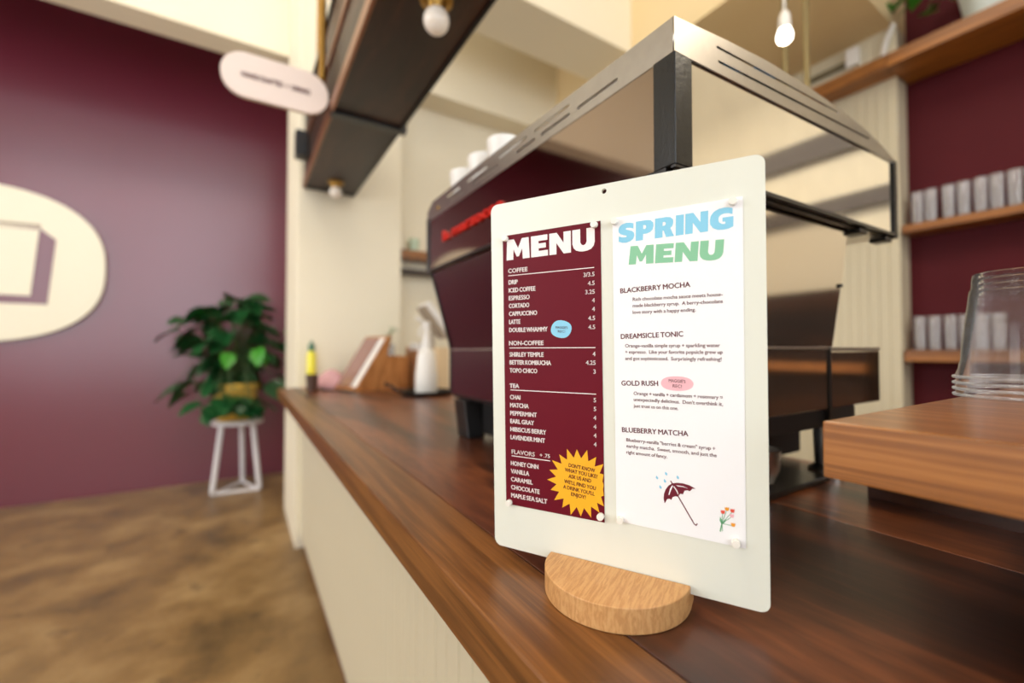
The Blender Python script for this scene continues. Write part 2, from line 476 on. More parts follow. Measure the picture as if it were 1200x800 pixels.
def shape2d(splines, m, name, parent, y=-0.0005, thick=0.0, scale=1.0, res=4):
    """flat filled shape in the local x-z plane of its parent from 2D outlines (first outer, others holes)"""
    cu = bpy.data.curves.new(name, 'CURVE'); cu.dimensions = '2D'; cu.fill_mode = 'BOTH' if thick else 'FRONT'
    cu.extrude = thick / 2
    for pts in splines:
        s = cu.splines.new('POLY'); s.points.add(len(pts) - 1)
        for p, q in zip(s.points, pts): p.co = (q[0] * scale, q[1] * scale, 0, 1)
        s.use_cyclic_u = True
    t = bpy.data.objects.new('t', cu); COL.objects.link(t)
    dg = bpy.context.evaluated_depsgraph_get()
    me = bpy.data.meshes.new_from_object(t.evaluated_get(dg))
    bpy.data.objects.remove(t); bpy.data.curves.remove(cu)
    # curve plane xy -> local x,z ; extrude -> y
    me.transform(Matrix(((1, 0, 0, 0), (0, 0, -1, y), (0, 1, 0, 0), (0, 0, 0, 1))))
    me.name = name
    return obj(name, me, m, parent)

def rrect(x0, x1, z0, z1, r, n=6):
    out = []
    for cx, cz, a0 in ((x1 - r, z1 - r, 0), (x0 + r, z1 - r, 90), (x0 + r, z0 + r, 180), (x1 - r, z0 + r, 270)):
        for k in range(n + 1):
            a = R(a0 + 90 * k / n); out.append((cx + r * math.cos(a), cz + r * math.sin(a)))
    return out

def circle(cx, cz, r, n=20, rz=None):
    rz = rz or r
    return [(cx + r * math.cos(2 * math.pi * k / n), cz + rz * math.sin(2 * math.pi * k / n)) for k in range(n)]

board = shape2d([rrect(0, BW, 0, BH, 0.0075), circle(0.122, 0.349, 0.0023)], M['board'], 'menu_board', None, y=0.0016, thick=0.0030)
board.location = BL; board.rotation_euler = BROT
tag(board, 'off-white rounded menu board standing in a half-round oak holder', 'menu board')
bvl = board.modifiers.new('edge', 'BEVEL'); bvl.width = 0.0005; bvl.segments = 2; bvl.limit_method = 'ANGLE'

def text(s, x0, x1, z, cap, m, parent, bold=0.0, y=-0.00055, rot=0.0, align='fit', name='lettering', shear=0.0):
    """one printed line: baseline z, cap height, fitted between x0 and x1 (mm)"""
    cu = bpy.data.curves.new(name, 'FONT'); cu.body = s; cu.size = 1.0; cu.resolution_u = 3
    cu.shear = shear; cu.space_word = 0.78
    t = bpy.data.objects.new('t', cu); COL.objects.link(t)
    dg = bpy.context.evaluated_depsgraph_get()
    me = bpy.data.meshes.new_from_object(t.evaluated_get(dg))
    bpy.data.objects.remove(t); bpy.data.curves.remove(cu)
    xs = [v.co.x for v in me.vertices]
    a, c = min(xs), max(xs)
    sy = cap / CAPH
    if align == 'right':
        sx = sy; off = x1 - c * sx
    elif align == 'left':
        sx = sy; off = x0 - a * sx
    else:
        sx = (x1 - x0) / (c - a); off = x0 - a * sx
    cx = (x0 + (x1 if x1 is not None else x0)) / 2
    ca, sa = math.cos(rot), math.sin(rot)
    for v in me.vertices:
        px, pz = v.co.x * sx + off, v.co.y * sy
        qx = px - x0
        v.co = Vector(((x0 + qx * ca - pz * sa) / 1000, y, (z + qx * sa + pz * ca) / 1000))
    if bold > 0:
        k = bold * cap / CAPH / 1000 * 1.25
        b = BM(); 
        for ox, oz in ((k, 0), (-k, 0), (0, k * 0.7), (0, -k * 0.7)):
            me.transform(Matrix.Translation((ox, 0, oz))); b.from_mesh(me); me.transform(Matrix.Translation((-ox, 0, -oz)))
        b.to_mesh(me); b.free()
    me.name = name
    return obj(name, me, m, parent)
CAPH = 0.69

def sheet(name, label, corners, m, px):
    """corners in mm on the board; px = origin offset so children use board mm"""
    root = shape2d([[(a / 1000, c / 1000) for a, c in corners]], m, name, None, y=-0.0003, thick=0.00024)
    root.location = BL; root.rotation_euler = BROT
    return tag(root, label, 'menu')

# --- burgundy sheet
s1 = sheet('menu_sheet', 'burgundy drinks menu with white lettering and a yellow starburst', [(14.6, 45.2), (119.0, 45.6), (118.4, 322.4), (14.2, 321.6)], M['paper_red'], 0)
TW = M['ink_white']
def big(letter):
    L = {
     'M': (1.22, [[(0, 0), (0.04, 1), (0.40, 1), (0.62, 0.55), (0.82, 1), (1.17, 1), (1.22, 0), (0.86, 0), (0.83, 0.50), (0.66, 0.14), (0.54, 0.14), (0.38, 0.50), (0.36, 0)]]),
     'E': (0.84, [[(0, 0), (0, 1), (0.82, 1), (0.82, 0.74), (0.38, 0.74), (0.38, 0.62), (0.74, 0.62), (0.74, 0.39), (0.38, 0.39), (0.38, 0.27), (0.84, 0.27), (0.84, 0)]]),
     'N': (1.02, [[(0, 0), (0, 1), (0.36, 1), (0.68, 0.50), (0.68, 1), (1.02, 1), (1.02, 0), (0.68, 0), (0.34, 0.52), (0.34, 0)]]),
     'U': (1.00, [[(0, 1), (0.36, 1), (0.36, 0.40), (0.42, 0.29), (0.50, 0.26), (0.58, 0.29), (0.64, 0.40), (0.64, 1), (1.0, 1), (1.0, 0.36), (0.95, 0.18), (0.84, 0.06), (0.68, 0.0), (0.50, -0.02), (0.32, 0.0), (0.16, 0.06), (0.05, 0.18), (0, 0.36)]]),
     'P': (0.88, [[(0, 0), (0, 1), (0.55, 1), (0.74, 0.96), (0.86, 0.83), (0.88, 0.66), (0.84, 0.48), (0.72, 0.36), (0.55, 0.31), (0.37, 0.31), (0.37, 0)], [(0.37, 0.56), (0.46, 0.56), (0.51, 0.60), (0.52, 0.66), (0.51, 0.72), (0.46, 0.76), (0.37, 0.76)]]),
     'R': (0.92, [[(0, 0), (0, 1), (0.55, 1), (0.74, 0.96), (0.86, 0.83), (0.88, 0.68), (0.84, 0.52), (0.74, 0.42), (0.92, 0), (0.54, 0), (0.42, 0.34), (0.37, 0.34), (0.37, 0)], [(0.37, 0.58), (0.46, 0.58), (0.51, 0.62), (0.52, 0.67), (0.51, 0.73), (0.46, 0.77), (0.37, 0.77)]]),
     'I': (0.37, [[(0, 0), (0, 1), (0.37, 1), (0.37, 0)]]),
     'S': (0.84, [[(0.03, 0.08), (0.03, 0.36), (0.20, 0.29), (0.38, 0.27), (0.45, 0.30), (0.43, 0.35), (0.30, 0.39), (0.13, 0.46), (0.03, 0.57), (0.01, 0.72), (0.07, 0.87), (0.20, 0.97), (0.42, 1.02), (0.62, 1.0), (0.79, 0.94), (0.79, 0.67), (0.62, 0.73), (0.46, 0.75), (0.39, 0.72), (0.41, 0.67), (0.54, 0.62), (0.72, 0.55), (0.82, 0.44), (0.84, 0.29), (0.78, 0.13), (0.64, 0.03), (0.44, -0.02), (0.22, 0.0)]]),
     'G': (1.0, [[(1.0, 0.56), (1.0, 0.08), (0.82, 0.01), (0.58, -0.02), (0.34, 0.01), (0.14, 0.12), (0.02, 0.31), (0.0, 0.52), (0.04, 0.72), (0.16, 0.89), (0.36, 0.99), (0.60, 1.02), (0.80, 1.0), (0.96, 0.94), (0.96, 0.66), (0.80, 0.72), (0.62, 0.74), (0.47, 0.70), (0.38, 0.60), (0.37, 0.46), (0.42, 0.34), (0.52, 0.27), (0.64, 0.25), (0.66, 0.26), (0.66, 0.36), (0.54, 0.36), (0.54, 0.56)]])}
    return L[letter]
def title(word, x0, x1, z0, z1, m, parent, zr=0.0, gap=0.07, lean=0.0):
    w = sum(big(c)[0] for c in word) + gap * (len(word) - 1)
    k = (x1 - x0) / w
    x = x0
    for c in word:
        lw, outs = big(c)
        pl = []
        for o_ in outs:
            q = []
            for a, h in o_:
                X = x + a * k + lean * h
                q.append((X / 1000, (z0 + zr * (X - x0) / (x1 - x0) + h * (z1 - z0)) / 1000))
            pl.append(q)
        shape2d(pl, m, 'title_letter', parent, y=-0.00055)
        x += (lw + gap) * k
title('MENU', 18.6, 112.9, 296.0, 316.8, TW, s1, 0.6)
def line(x0, x1, z, h, m, parent):
    shape2d([[(x0 / 1000, z / 1000), (x1 / 1000, z / 1000), (x1 / 1000, (z + h) / 1000), (x0 / 1000, (z + h) / 1000)]], m, 'rule', parent, y=-0.00055)
def head(s, z, x1): text(s, 20.5, x1, z, 4.2, TW, s1, 0.035)
def row(s, z, x1, price=None, pz=None):
    text(s, 20.9, x1, z, 4.3, TW, s1, 0.035)
    if price: text(price, 90, 112.2, pz if pz is not None else z + 1.0, 3.9, TW, s1, 0.022, align='right')
head('COFFEE', 283.0, 42.5); line(20.3, 112.0, 279.8, 0.75, TW, s1)
zz = [271.2, 263.0, 255.0, 247.0, 238.9, 230.6, 222.3]
xx = [31.2, 51.1, 44.6, 44.0, 52.6, 33.6, 63.8]
for s, z, x, p in zip(['DRIP', 'ICED COFFEE', 'ESPRESSO', 'CORTADO', 'CAPPUCCINO', 'LATTE', 'DOUBLE WHAMMY'], zz, xx, ['3/3.5', '4.5', '3.25', '4', '4', '4.5', '4.5']):
    row(s, z, x, p)
head('NON-COFFEE', 208.9, 59.3); line(20.8, 112.2, 205.7, 0.75, TW, s1)
for s, z, x, p in zip(['SHIRLEY TEMPLE', 'BETTER KOMBUCHA', 'TOPO CHICO'], [197.3, 189.2, 181.0], [59.2, 67.1, 52.0], ['4', '4.25', '3']):
    row(s, z, x, p)
head('TEA', 165.3, 31.4); line(21.4, 112.4, 162.7, 0.75, TW, s1)
for s, z, x, p in zip(['CHAI', 'MATCHA', 'PEPPERMINT', 'EARL GRAY', 'HIBISCUS BERRY', 'LAVENDER MINT'], [153.6, 145.4, 137.2, 129.0, 120.8, 112.6], [32.6, 42.0, 51.0, 47.8, 61.0, 59.6], ['5', '5', '4', '4', '4', '4']):
    row(s, z, x, p, z + 2.0)
text('FLAVORS', 22.0, 48.2, 97.8, 4.2, TW, s1, 0.022); text('+ .75', 53.9, 64.8, 98.3, 3.6, TW, s1, 0.022); line(21.9, 65.0, 95.2, 0.75, TW, s1)
for s, z, x in zip(['HONEY CINN', 'VANILLA', 'CARAMEL', 'CHOCOLATE', 'MAPLE SEA SALT'], [85.9, 77.7, 69.5, 61.3, 53.0], [52.0, 41.6, 45.4, 53.0, 61.2]):
    row(s, z, x)
# starburst clipped by the sheet's right edge
pts = []
for k in range(40):
    a = 2 * math.pi * k / 40 + 0.05
    r = 31.5 if k % 2 == 0 else 23.5
    if k % 4 == 0: r = 33
    pts.append((min(94.5 + r * math.cos(a), 118.6) / 1000, (78.6 + r * math.sin(a)) / 1000))
st = shape2d([pts], M['ink_yellow'], 'starburst', s1, y=-0.00055)
for s, x0, x1, z in [("DON'T KNOW", 84.4, 110.4, 92.4), ('WHAT YOU LIKE?', 80.4, 112.8, 87.6), ('ASK US AND', 84.2, 106.6, 82.0), ("WE'LL FIND YOU", 79.6, 111.0, 76.4), ("A DRINK YOU'LL", 78.6, 109.8, 71.0), ('ENJOY!', 86.6, 101.0, 65.2)]:
    text(s, x0, x1, z, 3.5, M['ink_red'], s1, 0.016, y=-0.0007, rot=-0.07)
shape2d([[(p[0] / 1000, p[1] / 1000) for p in [(78.3 + (10.8 + 0.5 * math.sin(2 * t)) * math.cos(t), 224.0 + (8.9 + 0.6 * math.cos(2 * t + 1)) * math.sin(t)) for t in [2 * math.pi * k / 24 for k in range(24)]]]], M['ink_blue'], 'bubble', s1, y=-0.00055)
text("MAGGIE'S", 72.6, 85.0, 224.8, 2.2, M['ink_red'], s1, 0.004, y=-0.0007, rot=-0.06)
text("REC!", 75.0, 82.4, 220.9, 2.2, M['ink_red'], s1, 0.004, y=-0.0007, rot=-0.04)

# --- white sheet
s2 = sheet('menu_sheet', 'white spring menu with blue and green title and umbrella drawing', [(129.9, 49.6), (233.2, 47.4), (234.0, 324.8), (129.6, 323.0)], M['paper_white'], 0)
title('SPRING', 134.6, 227.0, 299.6, 316.6, M['ink_blue'], s2, 1.0, lean=0.4)
title('MENU', 143.8, 219.2, 279.6, 295.8, M['ink_green'], s2, -3.2, lean=1.2)
IR = M['ink_red']
def drink(name, x1, z, lines):
    text(name, 136.2, x1, z, 4.25, IR, s2, 0.02, rot=0.028)
    for s, a, c, zz_ in lines:
        text(s, a, c, zz_, 2.9, IR, s2, 0.014)
drink('BLACKBERRY MOCHA', 194.6, 254.7, [('Rich chocolate mocha sauce meets house-', 147.1, 218.8, 247.2), ('made blackberry syrup.  A berry-chocolate', 147.0, 218.8, 241.6), ('love story with a happy ending.', 147.0, 198.6, 235.8)])
drink('DREAMSICLE TONIC', 188.6, 213.8, [('Orange-vanilla simple syrup + sparkling water', 139.9, 216.4, 206.2), ('+ espresso.  Like your favorite popsicle grew up', 139.9, 218.3, 200.7), ('and got sophisticated.  Surprisingly refreshing!', 139.8, 217.4, 195.0)])
drink('GOLD RUSH', 167.8, 172.1, [('Orange + vanilla + cardamom + rosemary =', 146.9, 217.9, 164.2), ("unexpectedly delicious.  Don't overthink it,", 146.9, 218.0, 158.8), ('just trust us on this one.', 146.8, 184.0, 153.2)])
drink('BLUEBERRY MATCHA', 191.6, 130.4, [('Blueberry-vanilla "berries & cream" syrup +', 139.9, 212.0, 122.4), ('earthy matcha.  Sweet, smooth, and just the', 139.9, 213.0, 117.0), ('right amount of fancy.', 139.8, 174.6, 111.4)])
shape2d([[(p[0] / 1000, p[1] / 1000) for p in [(183.2 + 13.0 * math.cos(t), 175.5 + (6.6 + 0.5 * math.cos(2 * t)) * math.sin(t)) for t in [2 * math.pi * k / 28 for k in range(28)]]]], M['ink_pink'], 'bubble', s2, y=-0.00055)
text("MAGGIE'S", 176.6, 190.0, 176.6, 2.6, IR, s2, 0.004, y=-0.0007, rot=-0.03)
text("REC!", 179.8, 187.0, 172.2, 2.6, IR, s2, 0.004, y=-0.0007, rot=-0.03)
# drawing: umbrella, rain and a bunch of tulips
def poly_mm(pts, m, name, parent=None, y=-0.00055):
    return shape2d([[(a / 1000, c / 1000) for a, c in pts]], m, name, parent or s2, y=y)
arc = [(172.1, 72.6), (171.3, 76.5), (171.6, 80.6), (173.0, 84.6), (175.2, 88.0), (178.1, 90.4), (182.0, 91.7), (187.0, 91.9), (191.6, 91.2), (196.9, 89.0)]
scal = [(194.4, 88.6), (192.4, 86.2), (190.4, 86.6), (188.2, 86.0), (186.9, 82.7), (184.8, 82.9), (182.9, 80.1), (180.6, 80.0), (178.6, 79.0), (177.6, 76.4), (176.0, 77.2), (174.2, 76.6), (173.2, 74.6)]
poly_mm(arc + scal, IR, 'umbrella_drawing')
def stroke(p, q, w, m, name, y=-0.00055):
    dx, dz = q[0] - p[0], q[1] - p[1]; l = math.hypot(dx, dz); nx, nz = -dz / l * w / 2, dx / l * w / 2
    return poly_mm([(p[0] + nx, p[1] + nz), (q[0] + nx, q[1] + nz), (q[0] - nx, q[1] - nz), (p[0] - nx, p[1] - nz)], m, name, y=y)
stroke((177.2, 92.6), (179.2, 89.0), 0.9, IR, 'umbrella_tip')
stroke((182.5, 81.4), (195.4, 59.5), 0.9, IR, 'umbrella_shaft')
stroke((195.4, 59.5), (197.0, 58.6), 0.9, IR, 'umbrella_grip'); stroke((197.0, 58.6), (197.8, 60.4), 0.8, IR, 'umbrella_grip')
poly_mm([(178.6, 89.2), (176.6, 86.0), (175.3, 80.5), (176.0, 80.3), (177.4, 84.6), (179.0, 88.4)], M['paper_white'], 'umbrella_highlight', y=-0.0007)
poly_mm([(179.9, 88.6), (182.6, 85.0), (183.4, 82.2), (182.8, 82.3), (181.6, 84.8), (179.4, 88.0)], M['paper_white'], 'umbrella_highlight', y=-0.0007)
poly_mm([(181.4, 89.6), (187.0, 89.6), (191.2, 88.2), (187.2, 88.9), (183.0, 88.8)], M['paper_white'], 'umbrella_highlight', y=-0.0007)
for dx, dz in [(166.1, 93.8), (173.7, 98.2), (183.1, 96.4), (172.6, 91.8), (168.9, 86.0)]:
    poly_mm([(dx + 0.5 - 0.2, dz - 1.5), (dx + 1.0, dz - 0.7), (dx + 0.7, dz + 0.3), (dx - 0.7, dz + 1.7), (dx - 1.1, dz + 0.2), (dx - 0.8, dz - 1.0)], M['ink_blue'], 'raindrop')
for x, z, mm in [(220.1, 76.1, 'ink_orange'), (217.1, 73.2, 'ink_rose'), (224.0, 75.4, 'ink_rose'), (223.5, 71.3, 'ink_pink'), (224.4, 64.3, 'ink_orange')]:
    stroke((216.2, 64.0), (x - 0.3, z - 0.8), 0.45, M['ink_leaf'], 'tulip_stem')
    poly_mm([(x - 1.0, z - 1.2), (x + 0.9, z - 1.3), (x + 1.5, z + 0.4), (x + 1.2, z + 1.9), (x + 0.3, z + 1.1), (x - 0.1, z + 2.0), (x - 0.6, z + 1.1), (x - 1.5, z + 1.7), (x - 1.6, z + 0.1)], M[mm], 'tulip', y=-0.0007)
stroke((216.4, 65.0), (214.9, 57.2), 0.9, M['ink_leaf'], 'tulip_stem'); stroke((216.2, 64.0), (216.6, 57.8), 0.5, M['ink_leaf'], 'tulip_stem')
poly_mm([(216.2, 63.0), (218.4, 65.2), (219.6, 68.6), (217.6, 66.6)], M['ink_leaf'], 'tulip_leaf')
poly_mm([(216.0, 63.0), (214.6, 66.2), (215.0, 69.4), (216.2, 66.6)], M['ink_leaf'], 'tulip_leaf')

# --- magnets
mags = [(18.3, 318.3, 'top left', 'burgundy'), (113.3, 319.0, 'top right', 'burgundy'), (132.2, 319.2, 'top left', 'white'), (227.0, 321.1, 'top right', 'white'),
        (19.2, 47.5, 'bottom left', 'burgundy'), (116.0, 51.5, 'bottom right', 'burgundy'), (134.2, 51.8, 'bottom left', 'white'), (226.4, 51.1, 'bottom right', 'white')]
BM_ = Matrix.Translation(BL) @ BROT.to_matrix().to_4x4()
for sx, tz, where, which in mags:
    b = BM()
    lathe(b, [(0.0, 0.0), (0.0028, 0.0), (0.0032, 0.0006), (0.0032, 0.0044), (0.0029, 0.0052), (0.0, 0.0053)], 20)
    o = obj('magnet', b, M['magnet'], smooth=50)
    o.matrix_world = BM_ @ Matrix.Translation((sx / 1000, -0.00045, tz / 1000)) @ Matrix.Rotation(R(90), 4, 'X')
    tag(o, 'white peg magnet at the %s corner of the %s menu' % (where, which), 'magnet', 'magnets pinning the menus')

# --- oak holder (half disc with a slot for the board)
hold = thing('menu_holder', 'half-round pale oak block holding up the menu board', 'holder', (BL.x + 0.1285 * 0.4819, BL.y - 0.1285 * 0.8762, CT), (0, 0, R(-61.19)))
b = BM()
n = 40; rr = 0.0637
half = [(rr * math.cos(math.pi + math.pi * k / n), rr * math.sin(math.pi + math.pi * k / n) - 0.0008) for k in range(n + 1)]
prism(b, half, 0.0002, 0.0205)
bmesh.ops.recalc_face_normals(b, faces=b.faces)
o = obj('front_block', b, M['oak'], hold); md = o.modifiers.new('edge', 'BEVEL'); md.width = 0.0009; md.segments = 2; md.limit_method = 'ANGLE'; md.angle_limit = R(40)
bx('slot_floor', M['oak'], hold, -rr, rr, -0.0008, 0.0042, 0.0002, 0.0126)
bx('back_block', M['oak'], hold, -rr, rr, 0.0042, 0.0175, 0.0002, 0.0205, 0.0006)

# ------------------------------------------------------------------ espresso machine
EX, EY = 0.407, 0.313
em = thing('espresso_machine', 'large espresso machine with steel top rail and burgundy panels on the counter', 'espresso machine', (EX, EY, CT))
LY = 0.767; DX = 0.642
topz = [(0.0, 0.592), (0.10, 0.602), (0.195, 0.609), (0.30, 0.610), (0.40, 0.607), (0.48, 0.602), (0.527, 0.597), (0.58, 0.588), (0.62, 0.580), (0.642, 0.575)]
def lowz(x): return 0.552 + (x / DX) * 0.022
# near side band with two slots (plate in x-z, facing -y)
def slot2(x0, z0, x1, z1, h):
    return [(x0, z0 - h / 2), (x1, z1 - h / 2), (x1 + h * 0.4, z1), (x1, z1 + h / 2), (x0, z0 + h / 2), (x0 - h * 0.4, z0)]
outl = [(0, lowz(0)), (DX, lowz(DX) - 0.003)] + topz[::-1]
shape2d([outl, slot2(0.080, 0.586, 0.402, 0.599, 0.0034), slot2(0.083, 0.569, 0.519, 0.587, 0.0034)], M['steel_band'], 'side_rail', em, y=0.001, thick=0.002)
bx('slot_backing', M['slot'], em, 0.06, 0.54, 0.006, 0.008, 0.558, 0.594)
bx('film_strip', M['blue_film'], em, 0.17, 0.22, 0.0035, 0.0055, 0.583, 0.598)
bx('film_strip', M['blue_film'], em, 0.10, 0.14, 0.0035, 0.0055, 0.566, 0.576)
# customer side band (plate in y-z facing -x) built as x-z then rotated
def plate_y(outs, m, name, x, t=0.002):
    o = shape2d(outs, m, name, em, y=0.0, thick=t)
    # local x -> +y , plate normal -> x
    o.data.transform(Matrix(((0, -1, 0, x), (1, 0, 0, 0), (0, 0, 1, 0), (0, 0, 0, 1))))
    return o
outl = [(0.002, 0.551), (LY - 0.02, 0.551), (LY, 0.560), (LY, 0.578), (LY - 0.035, 0.596), (LY * 0.6, 0.598), (0.002, 0.592)]
sl = []
for a, c, z in [(0.088, 0.165, 0.566), (0.185, 0.255, 0.566), (0.275, 0.33, 0.566), (0.40, 0.50, 0.567), (0.55, 0.62, 0.567), (0.185, 0.275, 0.580), (0.30, 0.39, 0.580), (0.44, 0.53, 0.581), (0.57, 0.64, 0.581)]:
    sl.append(slot2(a, z, c, z, 0.0055))
plate_y([outl] + sl, M['steel_band'], 'front_rail', 0.001)
for a, c, z, mm in [(0.085, 0.335, 0.566, 'blue_film'), (0.18, 0.395, 0.580, 'white_plastic'), (0.395, 0.64, 0.568, 'taupe')]:
    bx('slot_backing', M[mm], em, 0.006, 0.008, a, c, z - 0.005, z + 0.005)
bx('rail_screw', M['brass'], em, -0.003, 0.001, 0.690, 0.698, 0.566, 0.574, 0.001)
# roof tray
b = BM(); prism(b, [(x + (0.003 if i == 0 else 0), z - 0.022) for i, (x, z) in enumerate(topz)] + [(DX - 0.004, 0.548), (0.003, 0.545)], 0.009, LY - 0.004, 'y')
obj('cup_tray', b, M['steel'], em)
# back rail far side
bx('corner_post', M['black_metal'], em, -0.002, 0.0285, -0.002, 0.0285, 0.424, 0.5515, 0.0012)
bx('corner_post', M['black_metal'], em, 0.630, 0.644, -0.001, 0.020, 0.428, 0.574, 0.001)
bx('corner_post', M['black_metal'], em, -0.002, 0.016, 0.752, 0.768, 0.421, 0.56, 0.001)
bx('front_panel', M['machine_front'], em, 0.0008, 0.004, 0.0285, 0.752, 0.426, 0.5515, 0.0005)
b = BM(); prism(b, [(0.0285, 0.428), (0.630, 0.436), (0.630, lowz(0.63) - 0.0035), (0.0285, lowz(0.0285) - 0.0015)], 0.003, 0.006, 'y')
obj('side_panel', b, M['mirror'], em)
b = BM(); prism(b, [(-0.001, 0.421), (DX, 0.431), (DX, 0.436), (-0.001, 0.427)], -0.001, 0.005, 'y')
obj('side_lip', b, M['black'], em)
bx('front_lip', M['black'], em, -0.001, 0.012, 0.012, 0.767, 0.419, 0.4255, 0.0008)
b = BM(); prism(b, [(0.007, 0.421), (0.636, 0.431), (0.636, 0.545), (0.007, 0.545)], 0.0125, LY - 0.004, 'y')
obj('upper_housing', b, M['steel'], em)
bx('underside_knob', M['black'], em, 0.49, 0.52, 0.004, 0.03, 0.419, 0.428, 0.002)
bx('underside_knob', M['black'], em, 0.60, 0.63, 0.004, 0.03, 0.420, 0.429, 0.002)
# lower body: slanted customer side, near side mirror panels
def yzslab(profile, y0, y1, m, name):
    b = BM(); prism(b, profile, y0, y1, 'y'); return obj(name, b, m, em)
yzslab([(0.013, 0.419), (0.020, 0.419), (0.076, 0.2215), (0.069, 0.2215)], 0.02, 0.762, M['machine_low'], 'front_lower_panel')
bx('steel_seam', M['steel'], em, 0.0655, 0.072, 0.02, 0.762, 0.2185, 0.2208)
bx('front_base_panel', M['machine_low'], em, 0.067, 0.074, 0.02, 0.762, 0.103, 0.218)
yzslab([(0.010, 0.420), (0.021, 0.420), (0.078, 0.222), (0.078, 0.100), (0.065, 0.100), (0.065, 0.222)], 0.762, 0.770, M['black'], 'end_frame')
yzslab([(0.024, 0.418), (0.476, 0.427), (0.458, 0.36), (0.412, 0.223), (0.080, 0.223)], 0.017, 0.024, M['smoke_mirror'], 'side_splash_panel')
b = BM(); tube(b, [(0.470, 0.022, 0.425), (0.440, 0.022, 0.34), (0.414, 0.022, 0.222)], 0.004, 8)
obj('panel_edge', b, M['black'], em, smooth=60)
bx('panel_button', M['black'], em, 0.438, 0.444, 0.013, 0.017, 0.322, 0.328, 0.001)
yzslab([(0.085, 0.262), (0.42, 0.262), (0.45, 0.415), (0.085, 0.415)], 0.03, 0.76, M['black'], 'boiler_housing')
bx('side_base_panel', M['smoke_mirror'], em, 0.078, 0.388, 0.014, 0.022, 0.124, 0.218, 0.001)
bx('base_trim', M['steel'], em, 0.076, 0.390, 0.012, 0.030, 0.2185, 0.2225)
bx('drip_tray_body', M['smoke_mirror'], em, 0.396, 0.591, 0.014, 0.75, 0.124, 0.216, 0.002)
bx('drip_tray_grate', M['steel'], em, 0.398, 0.592, 0.013, 0.752, 0.2165, 0.2225, 0.001)
bx('base_divider', M['black'], em, 0.388, 0.396, 0.012, 0.03, 0.10, 0.222)
bx('inner_base', M['black'], em, 0.0785, 0.395, 0.03, 0.755, 0.103, 0.26)
bx('base_frame', M['black'], em, 0.07, 0.502, 0.020, 0.755, 0.094, 0.1225, 0.002)
bx('dark_underbody', M['black'], em, 0.10, 0.56, 0.135, 0.65, 0.012, 0.0935, 0.003)  # black block added to keep the gap under the machine dark
# steam wands, groups on the barista side, seen past the splash panel
b = BM(); tube(b, [(0.50, 0.06, 0.43), (0.50, 0.06, 0.40), (0.475, 0.05, 0.36), (0.452, 0.045, 0.30), (0.448, 0.045, 0.235)], 0.006, 10)
obj('steam_wand', b, M['steel'], em, smooth=60)
for gy in (0.22, 0.55):
    b = BM(); lathe(b, [(0.0, 0.43), (0.045, 0.43), (0.045, 0.36), (0.034, 0.35), (0.034, 0.33), (0.0, 0.33)], 24, (0.53, gy, 0))
    g = obj('brew_group', b, M['steel'], em, smooth=40)
    b = BM(); tube(b, [(0.565, gy, 0.343), (0.70, gy, 0.332)], 0.012, 10); obj('portafilter_handle', b, M['black'], g, smooth=50)
# feet
for fx, fy in ((0.085, 0.05), (0.085, 0.690), (0.46, 0.05), (0.46, 0.715)):
    b = BM()
    if fx < 0.2:
        v = box(b, fx - 0.030, fx + 0.030, fy - 0.030, fy + 0.030, 0.0003, 0.0935, 0.003)
        for q in b.verts:
            k = (0.0935 - q.co.z) / 0.0935
            q.co.y -= k * 0.012; q.co.x = fx + (q.co.x - fx) * (1 - 0.25 * k)
        obj('foot', b, M['black'], em)
    else:
        lathe(b, [(0.0, 0.0003), (0.026, 0.0003), (0.026, 0.012), (0.016, 0.02), (0.018, 0.0935), (0.0, 0.0935)], 20, (fx, fy, 0))
        obj('foot', b, M['steel'], em, smooth=50)
# red brand letters along the customer side
cu = bpy.data.curves.new('t', 'FONT'); cu.body = 'la marzocco'; cu.size = 1; cu.offset = 0.02; cu.extrude = 0.05; cu.resolution_u = 3
t = bpy.data.objects.new('t', cu); COL.objects.link(t)
me = bpy.data.meshes.new_from_object(t.evaluated_get(bpy.context.evaluated_depsgraph_get()))
bpy.data.objects.remove(t)
xs = [v.co.x for v in me.vertices]; a0, a1 = min(xs), max(xs)
for v in me.vertices:
    u = (v.co.x - a0) / (a1 - a0)
    v.co = Vector((-0.0015 + v.co.z * 0.06, 0.657 - u * 0.285, 0.479 + v.co.y * 0.034))
obj('brand_lettering', me, M['redletter'], em)

# cups on top of the machine
protoc = None
for k, (cy, w) in enumerate([(0.779, 'nearest'), (0.871, 'middle'), (0.97, 'farthest')]):
    if protoc is None:
        protoc = thing('coffee_cup', '', 'cup', (0.462, cy, CT + 0.5885))
        b = BM()
        lathe(b, [(0.0, 0.0), (0.022, 0.0), (0.024, 0.004), (0.034, 0.03), (0.037, 0.066), (0.0345, 0.066), (0.031, 0.03), (0.02, 0.008), (0.0, 0.008)], 28)
        obj('body', b, M['white_plastic'], protoc, smooth=60)
        b = BM(); tube(b, [(0.034, 0, 0.056), (0.055, 0, 0.054), (0.058, 0, 0.045), (0.048, 0, 0.03), (0.033, 0, 0.026)], 0.004, 8)
        obj('handle', b, M['white_plastic'], protoc, smooth=60)
        c = protoc
    else:
        c = copy_tree(protoc); c.location = (0.462, cy, CT + 0.5885)
    tag(c, 'white coffee cup on top of the espresso machine, %s of three' % w, 'cup', 'cups warming on the machine')

